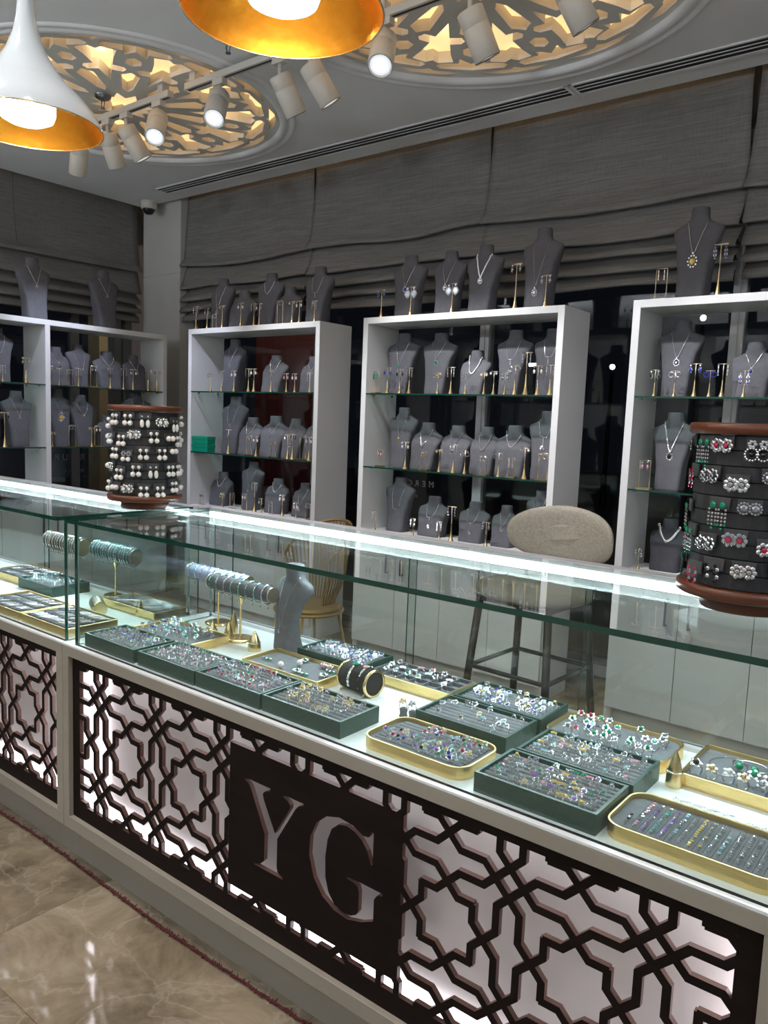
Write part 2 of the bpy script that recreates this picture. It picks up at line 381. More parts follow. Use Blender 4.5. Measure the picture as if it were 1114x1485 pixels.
# roman blinds
FOLDS = [2.460, 2.292, 2.205, 2.130]; BOT = 2.062
def blind(label, a0, a1, fixed, axis, seed, seam=None):
    rnd = random.Random(seed); n = 46
    prof = [(0, 3.12), (0, 2.9), (.004, 2.72), (.012, 2.60), (.026, 2.515)]
    zs = FOLDS+[BOT]
    rows = []            # (forward, z, fold index for sag)
    for d, z in prof: rows.append((d, z, 0))
    for k, z in enumerate(FOLDS):
        rows += [(.052+.004*k, z+.032, k), (.066+.004*k, z+.010, k), (.062+.004*k, z-.002, k), (.030, z+.006, k), (-.004, z+.026, k), (-.004, z+.002, k), (.012+.004*k, z-.022, k)]
        nz = zs[k+1]; rows.append((.03+.004*k, (z+nz)/2+.005, k))
    rows += [(.046, BOT+.012, 4), (.05, BOT, 4), (.038, BOT-.004, 4)]
    sag = [[rnd.uniform(-.006, .006) for _ in range(6)] for _ in range(5)]
    vs, fs = [], []
    for i in range(n+1):
        u = i/n
        for d, z, k in rows:
            s_ = sum(sag[k][q]*sin((q+1)*PI*u+q) for q in range(3))*(0 if z > 2.8 else 1)-.02*sin(PI*u)*(k == 0 and z < 2.6)
            f = d+.006*sin(9*u+7*z+seed)*(z < 2.85)+.004*sin(23*u+3*z)*(z < 2.8)
            e = (u-.5)*2; w_ = .018*math.copysign(abs(e)**8, e)*max(0, 1-abs(z-2.5)/.35)
            a = a0+(a1-a0)*u+w_
            vs.append((a, fixed-f, z+s_) if axis == 'x' else (fixed+f, a, z+s_))
    r = len(rows)
    for i in range(n):
        for j in range(r-1): fs.append((i*r+j, i*r+j+1, (i+1)*r+j+1, (i+1)*r+j) if axis == 'x' else (i*r+j, (i+1)*r+j, (i+1)*r+j+1, i*r+j+1))
    t = thing('roman_blind', label, 'blind')
    o = MB().add(vs, fs, 0, True).build('fabric', 'blind_fabric', t)
    m = o.modifiers.new('thick', 'SOLIDIFY'); m.thickness = .003
    if axis == 'x': MB().box(a0+.02, a1-.02, fixed, fixed+.03, 3.10, 3.14).build('headrail', 'frame_grey', t)
    else: MB().box(fixed-.03, fixed, a0+.02, a1-.02, 3.10, 3.14).build('headrail', 'frame_grey', t)
    if seam is not None:
        MB().tube([(fixed+.014, seam, 3.1), (fixed+.016, seam, 2.75), (fixed+.04, seam+.01, 2.5)], .002, 5).build('seam', 'seal', t)
    return t
blind('grey slubbed roman blind half raised beside the corner column, above corner cabinet', -5.075, -3.752, 3.90, 'x', 1)
blind('grey slubbed roman blind half raised, second from the corner column on the back wall', -3.735, -2.405, 3.90, 'x', 2)
blind('grey slubbed roman blind half raised behind tallest busts, third from the corner column', -2.390, -1.048, 3.90, 'x', 3)
blind('grey slubbed roman blind at far right edge, behind the right cabinet', -1.015, .30, 3.90, 'x', 4)
blind('grey slubbed roman blind half raised over the left wall cabinet', 1.30, 3.80, -5.60, 'y', 5, 2.80)
for x, zz in ((-1.03, 1.3), (-2.40, 1.3)):
    tag(MB().tube([(x, 3.93, 2.4), (x, 3.935, zz+.4), (x+.004, 3.935, zz)], .003, 5).build('pull_cord', 'cord'),
        'thin pale blind cord hanging down the window behind %s cabinet' % ('right' if x > -2 else 'middle'), 'cord')

# ------------------------------------------------------------------ ceiling medallions
def medallion(cx, cy, label, rot):
    t = thing('ceiling_medallion', label, 'medallion', (cx, cy, CZ))
    P = lambda r, a: (r*cos(R_(a)), r*sin(R_(a)))
    holes = []
    def sector(pts, base): 
        full = pts+[(r, -a) for r, a in reversed(pts) if a != 0]
        holes.append([P(r, base+a) for r, a in full])
    for k in range(12):
        A = rot+30*k
        sector([(.335, 0), (.455, 3.8), (.448, 10.2), (.478, 12.2), (.503, 10.5), (.512, 5.0), (.60, 6.4), (.672, 8.0), (.692, 2.4), (.668, 0)], A)
        sector([(.205, 0), (.245, 6.0), (.415, 6.2), (.430, 3.0), (.452, 0)], A+15)
        sector([(.530, 0), (.553, 3.8), (.600, 3.2), (.622, 0)], A+15)
        sector([(.690, 0), (.640, 4.6), (.684, 4.8), (.695, 11.6), (.715, 13.0), (.742, 11.4), (.752, 0)], A+15)
        sector([(.748, 0), (.766, 2.0), (.770, 7), (.778, 12.5), (.799, 6), (.803, 0)], A)
    star = []
    for k in range(12): star += [P(.175, rot+30*k), P(.115, rot+30*k+15)]
    holes.append(star)
    extrude_plate(plate([circ(0, 0, MR-.002, 72)], holes), .012, .062).build('fretwork', 'medallion_paint', t)
    MB().lathe([(MR-.004, .034), (MR-.010, -.004), (MR+.004, -.012), (MR+.030, -.012), (MR+.036, -.006), (MR+.050, -.006), (MR+.058, -.012), (MR+.074, -.010), (MR+.080, -.001)], 96, cap=False).build('moulding', 'ceiling_paint', t)
    MB().lathe([(MR+.01, .080), (MR+.01, .085)], 72).build('glow_panel', 'medallion_glow', t)
    MB().lathe([(MR+.002, .03), (MR+.004, .080)], 72, cap=False).build('recess_ring', 'medallion_paint', t)
    for k in range(4):
        l = bpy.data.lights.new('medallion_lamp', 'POINT'); l.energy = .35; l.color = (1, .74, .42); l.shadow_soft_size = .05
        o = bpy.data.objects.new('medallion_lamp', l); col.objects.link(o); a = PI/4+k*PI/2; o.location = (cx+.5*cos(a), cy+.5*sin(a), CZ+.070)
medallion(*MED[0], 'round fretwork ceiling medallion glowing warm, far left above the corner', 16)
medallion(*MED[1], 'round fretwork ceiling medallion glowing warm, behind the right pendant lamp', 16)
# linear vents
for a, b, lab in ((-4.98, -1.80, 'long black slotted ceiling vent running left along the blinds'), (-1.76, .9, 'black slotted ceiling vent at right above the blinds')):
    t = thing('ceiling_vent', lab, 'vent', (0, 0, CZ))
    bx(a, b, 3.545, 3.662, -.004, -.0005).build('backing', 'vent_black', t)
    for y0, y1 in ((3.535, 3.548), (3.574, 3.580), (3.606, 3.612), (3.644, 3.672)): bx(a-.015, b+.015, y0, y1, -.006, -.0005).build('slat', 'ceiling_paint', t)
    for x in (a-.015, b): bx(x, x+.016, 3.535, 3.672, -.0065, -.0005).build('end_cap', 'ceiling_paint', t)
# dome camera, sprinklers
t = thing('security_camera', 'white dome security camera on the ceiling above the corner column', 'camera', (-5.32, 3.72, CZ))
MB().lathe([(.055, 0), (.062, -.01), (.062, -.05), (.052, -.058)][::-1], 24).build('housing', 'white_plastic', t)
MB().lathe([(.010, -.098), (.028, -.092), (.042, -.075), (.046, -.058)], 24).build('dome', 'black_plastic', t)
for x, y, lab in ((-2.77, 2.33, 'small chrome fire sprinkler on the ceiling beneath the right pendant lamp'), (-3.80, 2.38, 'small dark fire sprinkler beside the left end of the light track')):
    t = thing('fire_sprinkler', lab, 'sprinkler', (x, y, CZ))
    MB().lathe([(.02, -.022), (.038, -.014), (.042, 0)], 16).build('rose', 'gunmetal', t)
    MB().tube([(-.008, 0, -.02), (-.014, 0, -.04), (-.006, 0, -.062), (.006, 0, -.062), (.014, 0, -.04), (.008, 0, -.02)], .003, 5).lathe([(.012, -.066), (.012, -.063)], 10).build('head', 'gunmetal', t)
# ------------------------------------------------------------------ light track and spotlights
for a, b, lab in ((-4.35, -3.40, 'white ceiling light track crossing the left medallion'), (-3.27, -2.25, 'white ceiling light track between the two medallions'), (-2.12, -1.0, 'white ceiling light track crossing the right medallion')):
    t = thing('light_track', lab, 'track', (0, 2.5, CZ))
    bx(a, b, -.018, .018, -.052, -.022).build('rail', 'white_plastic', t, .002)
    bx(a+.01, b-.01, -.006, .006, -.0525, -.050).build('slot', 'black_plastic', t)
    for x in (a+.06, b-.06): bx(x-.02, x+.02, -.02, .02, -.024, .0125).build('bracket', 'white_plastic', t)
def spot(x, aim, lit, label, energy, color=(.93, .96, 1)):
    t = thing('track_spotlight', label, 'spotlight', (x, 2.5, CZ-.052), 0, 'white cylinder spotlights on the ceiling track')
    bx(-.035, .035, -.016, .016, -.028, 0).build('adapter', 'white_plastic', t)
    MB().tube([(0, 0, -.026), (0, 0, -.09)], .009, 8).build('arm', 'white_plastic', t)
    d = (Vector(aim)-Vector((x, 2.5, CZ-.20))).normalized()
    T = Matrix.Translation((0, 0, -.075)) @ d.to_track_quat('Z', 'Y').to_matrix().to_4x4()
    MB().lathe([(.042, -.005), (.049, 0), (.049, .052), (.0475, .054), (.049, .056), (.049, .165), (.046, .168), (.041, .160)], 24, T=T).build('housing', 'white_plastic', t)
    MB().lathe([(.040, .1605), (.040, .1630)], 24, T=T).build('lens', 'lens_soft' if lit else 'lens_dim', t)
    if lit: MB().lathe([(.026, .1630), (.024, .1645)], 20, T=T).build('lamp_core', 'lens_lit', t)
    MB().lathe([(.041, .159), (.0465, .1685), (.049, .167)], 24, T=T, cap=False).build('trim_ring', 'silver', t)
    l = bpy.data.lights.new('spot_beam', 'SPOT'); l.energy = energy; l.color = color; l.spot_size = R_(52); l.spot_blend = .7; l.shadow_soft_size = .04
    o = bpy.data.objects.new('spot_beam', l); col.objects.link(o); o.parent = t
    o.matrix_local = Matrix.Translation((T @ Vector((0, 0, .172)))) @ d.to_track_quat('-Z', 'Y').to_matrix().to_4x4()
SP = [(-4.22, (-5.2, 2.9, 1.05), 1, 60), (-3.95, (-4.3, 3.5, .95), 0, 66), (-3.78, (-3.3, 3.55, .95), 0, 66), (-3.50, (-2.2, 1.2, .4), 1, 34), (-3.03, (-2.0, 1.1, .3), 1, 34),
      (-2.63, (-2.4, 3.55, 1.1), 0, 72), (-2.45, (-1.8, 3.6, .95), 0, 72), (-2.05, (-1.3, 1.3, .7), 1, 34), (-1.66, (-1.2, 3.5, .95), 0, 66), (-1.30, (-.6, 3.5, 1.1), 0, 66)]
for i, (x, aim, lit, en) in enumerate(SP):
    spot(x, aim, lit, 'white cylinder track spotlight, %s from the left on the ceiling track' % ORD[i], en, (.74, .80, 1) if i in (0, 1, 3, 4, 7) else (.96, .96, 1))

# ------------------------------------------------------------------ pendant lamps
def pendant(x, y, z, label):
    t = thing('pendant_lamp', label, 'lamp', (x, y, z))
    out = [(.205, 0), (.203, .012), (.190, .038), (.160, .075), (.120, .112), (.085, .150), (.056, .195), (.036, .245), (.026, .290), (.022, .330), (.020, .350)]
    k_ = .80; out = [(r*k_, z_*k_) for r, z_ in out]
    MB().lathe(out, 64, cap=False).build('shade', 'lamp_white', t)
    inn = [(.204, .0005), (.199, .012), (.186, .037), (.156, .072), (.116, .108), (.081, .145), (.05, .17), (.0, .172)]
    inn = [(r*k_, z_*k_) for r, z_ in inn]
    MB().lathe(inn, 64, cap=False).build('shade_lining', 'lamp_gold', t)
    MB().tube([(.1635*cos(a*PI/24), .1635*sin(a*PI/24), 0) for a in range(48)], .0018, 5, closed=True).build('rim', 'gold', t)
    MB().lathe([(.0, .006), (.040, .008), (.056, .016), (.061, .030), (.061, .085), (.045, .095)], 32, cap=False).build('bulb', 'bulb', t)
    MB().lathe([(.0120, .276), (.0155, CZ-z-.03)], 12).build('rod', 'champagne', t)
    MB().lathe([(.05, CZ-z-.035), (.055, CZ-z-.005), (.055, CZ-z)], 24).build('ceiling_rose', 'lamp_white', t)
    l = bpy.data.lights.new('pendant_bulb', 'POINT'); l.energy = 5; l.color = (1, .90, .75); l.shadow_soft_size = .03
    o = bpy.data.objects.new('pendant_bulb', l); col.objects.link(o); o.parent = t; o.location = (0, 0, -.004)
pendant(-1.815, .945, 1.985, 'glossy white pendant lamp with gold lining at the left edge')
pendant(-.985, .940, 2.000, 'pendant lamp with glowing gold lining at top centre, cut by the frame')

# ------------------------------------------------------------------ cabinets along the walls
CABH = 1.92
def cabinet(loc, rz, W, bays, label, doors, shelves=(1.505, 1.095)):
    t = thing('display_cabinet', label, 'cabinet', loc, rz); D = .285; th = .034
    for x in (0, W-th): bx(x, x+th, 0, D, .0, CABH).build('side_panel', 'white_laminate', t, .0015)
    bx(th, W-th, .0, D, CABH-th, CABH).build('top_panel', 'white_laminate', t, .0015)
    bx(th, W-th, .0, D, .69, .725).build('deck', 'white_laminate', t, .0015)
    bx(th, W-th, D-.02, D, .08, .69).build('lower_back', 'white_laminate', t)
    bx(th, W-th, .03, D, .0, .08).build('plinth', 'white_laminate', t)
    xs = [0]+bays+[W]
    for b in bays: bx(b-.017, b+.017, .0, D, .725, CABH-th).build('divider', 'white_laminate', t, .0015)
    for i in range(len(xs)-1):
        a = xs[i]+(th if i == 0 else .017)+.001; b = xs[i+1]-(th if i == len(xs)-2 else .017)-.001
        for z in shelves:
            s = MB(); s.box(a, b, .002, D-.01, z-.008, z, 0); s.box(a, b, .0, .002, z-.008, z, 1)
            g = s.build('glass_shelf', ['glass_shelf', 'glass_edge'], t)
            k = MB()
            for xx in (a+.004, b-.016):
                for yy in (.05, D-.07): k.box(xx, xx+.012, yy, yy+.012, z-.016, z-.008)
            k.build('shelf_bracket', 'silver', g)
    n = doors; dw = (W-.012)/n
    for i in range(n):
        x0 = .006+i*dw
        d = bx(x0+.0015, x0+dw-.0015, -.018, -.001, .085, .688).build('door', 'door_laminate', t, .001)
        hx = x0+dw-.05 if i % 2 == 0 else x0+.05
        MB().tube([(hx, -.018, .63), (hx, -.043, .63), (hx, -.043, .515), (hx, -.018, .515)], .005, 6).build('handle', 'gunmetal', d)
    return t
YF = 3.42
cabinet((-4.434, YF, 0), 0, 1.222, [], 'white open display cabinet with glass shelves, nearest the corner column', 4)
cabinet((-2.880, YF, 0), 0, 1.217, [], 'white open display cabinet with glass shelves, in the middle behind the stool', 4)
cabinet((-1.338, YF, 0), 0, 1.222, [], 'white open display cabinet with glass shelves at the right edge', 4)
cabinet((-4.95, 1.74, 0), PI/2, 1.885, [.957], 'long white display cabinet in two bays against the left wall', 6)

# ------------------------------------------------------------------ busts, necklaces
class Bust:
    def __init__(s, prof, H, name): s.p, s.H, s.name = prof, H, name      # prof rows: z, half width, half depth, y centre, exponent
    def at(s, z):
        p = s.p
        for a, b in zip(p, p[1:]):
            if a[0] <= z <= b[0]:
                t = (z-a[0])/max(1e-9, b[0]-a[0]); t = t*t*(3-2*t) if b[0]-a[0] > .03 else t
                return [a[i]+(b[i]-a[i])*t for i in range(1, 5)]
        return list(p[-1][1:])
    def front(s, x, z):
        hw, hd, yc, n = s.at(max(0, min(z, s.H)))
        q = min(.97, abs(x)/hw); return yc-hd*(1-q**n)**(1/n)
    def mesh(s, mt):
        rings = []; zs = []
        for a, b in zip(s.p, s.p[1:]):
            k = 3 if b[0]-a[0] > .03 else 1
            zs += [a[0]+(b[0]-a[0])*i/k for i in range(k)]
        zs.append(s.p[-1][0])
        for z in zs:
            hw, hd, yc, n = s.at(z); r = []
            for i in range(28):
                a = 2*PI*i/28; c, d = cos(a), sin(a)
                r.append((hw*math.copysign(abs(c)**(2/n), c), yc+hd*math.copysign(abs(d)**(2/n), d), z))
            rings.append(r)
        return MB().loft(rings).data(s.name, [mt])
TALL = Bust([(0, .058, .050, .0, 6), (.006, .060, .051, .0, 6), (.10, .063, .046, .006, 6), (.19, .078, .038, .012, 5), (.245, .098, .032, .016, 3.6), (.268, .106, .024, .018, 2.3),
             (.280, .098, .024, .020, 2.1), (.292, .066, .027, .021, 2), (.304, .044, .031, .021, 2), (.318, .038, .032, .021, 2), (.344, .037, .031, .020, 2), (.35, .034, .028, .020, 2)], .35, 'tall')
SHORT = Bust([(0, .074, .055, .0, 6), (.006, .076, .056, .0, 6), (.07, .078, .050, .006, 6), (.13, .092, .042, .012, 4.5), (.163, .101, .030, .019, 2.4), (.180, .094, .028, .022, 2.1),
              (.192, .066, .030, .023, 2), (.204, .045, .033, .023, 2), (.216, .039, .034, .023, 2), (.243, .038, .033, .022, 2), (.25, .034, .029, .022, 2)], .25, 'short')
BM = {(b.name, m): b.mesh(m) for b in (TALL, SHORT) for m in ('bust_grey', 'bust_dark')}
NECK = {}
def necklace_parts(b, style):
    """chain and pendant meshes lying on the bust's front"""
    key = (b.name, style)
    if key in NECK: return NECK[key]
    kind, drop, thick, pm, ps = style
    zt = b.H*.875; xt = .040; zb = zt-drop*b.H
    pts = []; N = 16
    for i in range(N+1):
        u = -1+2*i/N
        x = xt*1.12*u*(1.0 if kind != 'collar' else 1.25)
        z = zb+(zt-zb)*(abs(u)**(1.05 if kind == 'V' else 1.9 if kind in ('U', 'collar') else 1.2))
        if kind == 'Y': z = max(z, zb+.35*(zt-zb)) if abs(u) > .08 else zb+.35*(zt-zb)
        pts.append((x, b.front(x, z)-thick-.0006, z))
    ch = MB()
    if thick > .0022:
        for p, q in zip(pts, pts[1:]):
            for k in (0, .5): c = Vector(p).lerp(Vector(q), k); ch.gem(c, thick*1.25, 0, Matrix.Translation(c) @ Matrix.Rotation(PI/2, 4, 'X') @ Matrix.Translation(-c))
        ch.tube(pts, thick*.5, 4, 0)
    else: ch.tube(pts, thick, 5, 0)
    if kind == 'Y':
        z0 = zb+.35*(zt-zb); ch.tube([(0, b.front(0, z0-.004*k)-thick-.0006, z0-(z0-zb)*k/5) for k in range(6)], thick, 5)
    pd = MB()
    if pm:
        y = b.front(0, zb-ps)-.003; c = Vector((0, y-.001, zb-ps*1.1))
        T = Matrix.Translation(c) @ Matrix.Rotation(PI/2, 4, 'X')
        pd.gem((0, 0, .001), ps*.72, 1, T, .6, 8)
        for k in range(10): a = 2*PI*k/10; pd.gem((ps*.95*cos(a), ps*1.1*sin(a), 0), ps*.26, 0, T)
        pd.gem((0, ps*1.55, 0), ps*.3, 0, T)
    NECK[key] = (ch.data('chain', ['silver']), pd.data('pendant', ['silver', pm]) if pm else None)
    return NECK[key]
DESC = {'emerald': 'green', 'sapphire': 'dark blue', 'onyx': 'black', 'diamond': 'white', 'citrine': 'yellow', 'gold': 'gold', 'pearl': 'pearl', 'teal': 'teal'}
def bust(loc, rz, H, width, label, group, mt='bust_grey', style=None, nlabel=None, ngroup=None, force=None):
    b = force or (TALL if H > .285 else SHORT)
    s = H/b.H; sx = width/(2*(.101 if b is SHORT else .106))
    sx = max(.86*s, min(1.12*s, sx))
    sc = (sx, s, s)
    o = put('necklace_bust', BM[(b.name, mt)], None, 0, loc, rz, sc); tag(o, label, 'bust', group)
    if style:
        c, p = necklace_parts(b, style)
        n = thing('necklace', nlabel, 'necklace', loc, rz, ngroup, sc)
        put('chain', c, n)
        if p: put('pendant', p, n)
    return o
V = lambda d=.36, pm='diamond', ps=.010, t=.0015: ('V', d, t, pm, ps)
U = lambda d=.30, pm=None, ps=.008, t=.0028: ('U', d, t, pm, ps)
Yk = lambda d=.52, pm='diamond', ps=.008, t=.0014: ('Y', d, t, pm, ps)
def ndesc(st):
    k, d, t, pm, ps = st
    a = 'thick sparkling' if t > .0022 else 'thin silver'
    s = {'V': 'V chain', 'U': 'curved chain', 'Y': 'lariat chain', 'collar': 'collar'}[k]
    return a+' '+s+(' with %s stone' % DESC.get(pm, 'white') if pm else '')
CABN = {'c2': 'corner cabinet', 'c3': 'middle cabinet', 'c4': 'right cabinet', 'l': 'left-wall cabinet'}
SHN = {'t': 'top', 'a': 'upper shelf', 'b': 'middle shelf', 'c': 'bottom deck'}

# earring stands
def stand_proto():
    t = thing('earring_stand', 'x', 'earring stand')
    MB().lathe([(.0140, 0), (.0135, .003), (.0085, .014), (.0050, .030), (.0030, .050), (.0020, .072)], 14).build('flared_base', 'gold', t)
    MB().tube([(0, 0, .07), (0, 0, .138)], .0019, 6).build('pole', 'champagne', t)
    MB().tube([(-.024, 0, .139), (.024, 0, .139)], .0021, 6).build('crossbar', 'champagne', t)
    return t
def frame_proto():
    t = thing('earring_stand', 'x', 'earring stand')
    bx(-.028, .028, -.016, .016, 0, .006).build('base_plate', 'gold', t)
    MB().tube([(-.021, 0, .005), (-.021, 0, .104), (-.019, 0, .108), (.019, 0, .108), (.021, 0, .104), (.021, 0, .005)], .0019, 6).build('wire_frame', 'champagne', t)
    return t
PROT = {'t': stand_proto(), 'f': frame_proto()}; UNUSED = {'t': True, 'f': True}
EM = {}
def earring_mesh(kind, gm='diamond'):
    if (kind, gm) in EM: return EM[(kind, gm)]
    b = MB(); X = Matrix.Rotation(PI/2, 4, 'X')
    b.tube([(0, 0, 0), (0, -.002, -.003), (0, -.002, -.008)], .0007, 4)
    if kind == 'drop':
        b.gem((0, 0, 0), .0035, 0, Matrix.Translation((0, -.003, -.004)) @ X); b.ball((0, -.002, -.019), .0050, 1, 8, 6, None, 1, .8, 1.7)
        for k in range(6): b.gem((0, 0, 0), .0014, 0, Matrix.Translation((.0055*cos(k), -.004, -.019+.008*sin(k))) @ X)
    elif kind == 'hoop':
        b.tube([(.009*cos(a*PI/8), -.002, -.011+.009*sin(a*PI/8)) for a in range(16)], .0016, 5, 1, closed=True)
    elif kind == 'stud':
        for k in range(6): b.gem((0, 0, 0), .0026, 1, Matrix.Translation((.0045*cos(k*PI/3), -.003, -.006+.0045*sin(k*PI/3))) @ X)
        b.gem((0, 0, 0), .003, 0, Matrix.Translation((0, -.0035, -.006)) @ X)
    elif kind == 'bar':
        b.box(-.0028, .0028, -.0035, -.0010, -.034, -.008, 1); b.gem((0, 0, 0), .003, 0, Matrix.Translation((0, -.003, -.006)) @ X)
    elif kind == 'line':
        for k in range(7): b.gem((0, 0, 0), .0028, 1 if k % 3 == 2 else 0, Matrix.Translation((0, -.003, -.005-.005*k)) @ X)
    elif kind == 'diamond':
        b.gem((0, 0, 0), .0065, 0, Matrix.Translation((0, -.003, -.006)) @ X)
        for r_, n_ in ((.020, 16), (.013, 10)):
            for k in range(n_):
                a = 2*PI*k/n_; q = r_/(abs(cos(a))**1.2+abs(sin(a))**1.2)**(1/1.2)
                b.gem((0, 0, 0), .0030, 0, Matrix.Translation((q*cos(a), -.003, -.034+q*1.1*sin(a))) @ X)
        b.prism([(0, -.018), (.016, 0), (0, .018), (-.016, 0)], 0, .002, 1, Matrix.Translation((0, -.002, -.034)) @ X)
    elif kind == 'feather':
        b.tube([(0, -.003, -.006), (0, -.003, -.058)], .0008, 4)
        for k in range(9):
            for sx in (-1, 1):
                L = .0095*sin(PI*(k+1.5)/11)
                b.gem((0, 0, 0), .0030, 1 if (k % 3 == 1) else 0, Matrix.Translation((sx*L*.55, -.003, -.010-.0055*k)) @ X @ Matrix.Rotation(sx*R_(35), 4, 'Z') @ Matrix.Diagonal((L*130, .7, .6, 1)))
    EM[(kind, gm)] = b.data('earring', ['silver', gm]); return EM[(kind, gm)]
EW = {'drop': 'drop earring', 'hoop': 'hoop earring', 'stud': 'cluster earring', 'bar': 'bar earring', 'line': 'stone line earring', 'diamond': 'big lozenge earring', 'feather': 'leaf shaped earring'}
def stand(kd, loc, rz, H, label, group, ek, gm, elabel, egroup, es=1.0):
    base = .14 if kd == 't' else .108
    s = max(.7, H/base); sc = (min(s, 1.15), min(s, 1.15), s)
    if UNUSED[kd]:
        UNUSED[kd] = False; r = PROT[kd]; r.location = loc; r.rotation_euler = (0, 0, rz); r.scale = sc; r['label'] = label; r['group'] = group
    else: dup(PROT[kd], loc, rz, sc, label, group)
    if ek:
        off = (.019 if kd == 't' else .011)*sc[0]; ht = (.1385 if kd == 't' else .107)*s
        for side, sg in (('left', -1), ('right', 1)):
            x = sg*off if ek != 'diamond' else sg*.021
            p = Vector(loc)+Vector((x*cos(rz), x*sin(rz), ht-.002))
            p += Vector((.0025*sin(rz), -.0025*cos(rz), 0))
            o = put('earring', earring_mesh(ek, gm), None, 0, p, rz, es); tag(o, side+' '+elabel, 'earring', egroup)
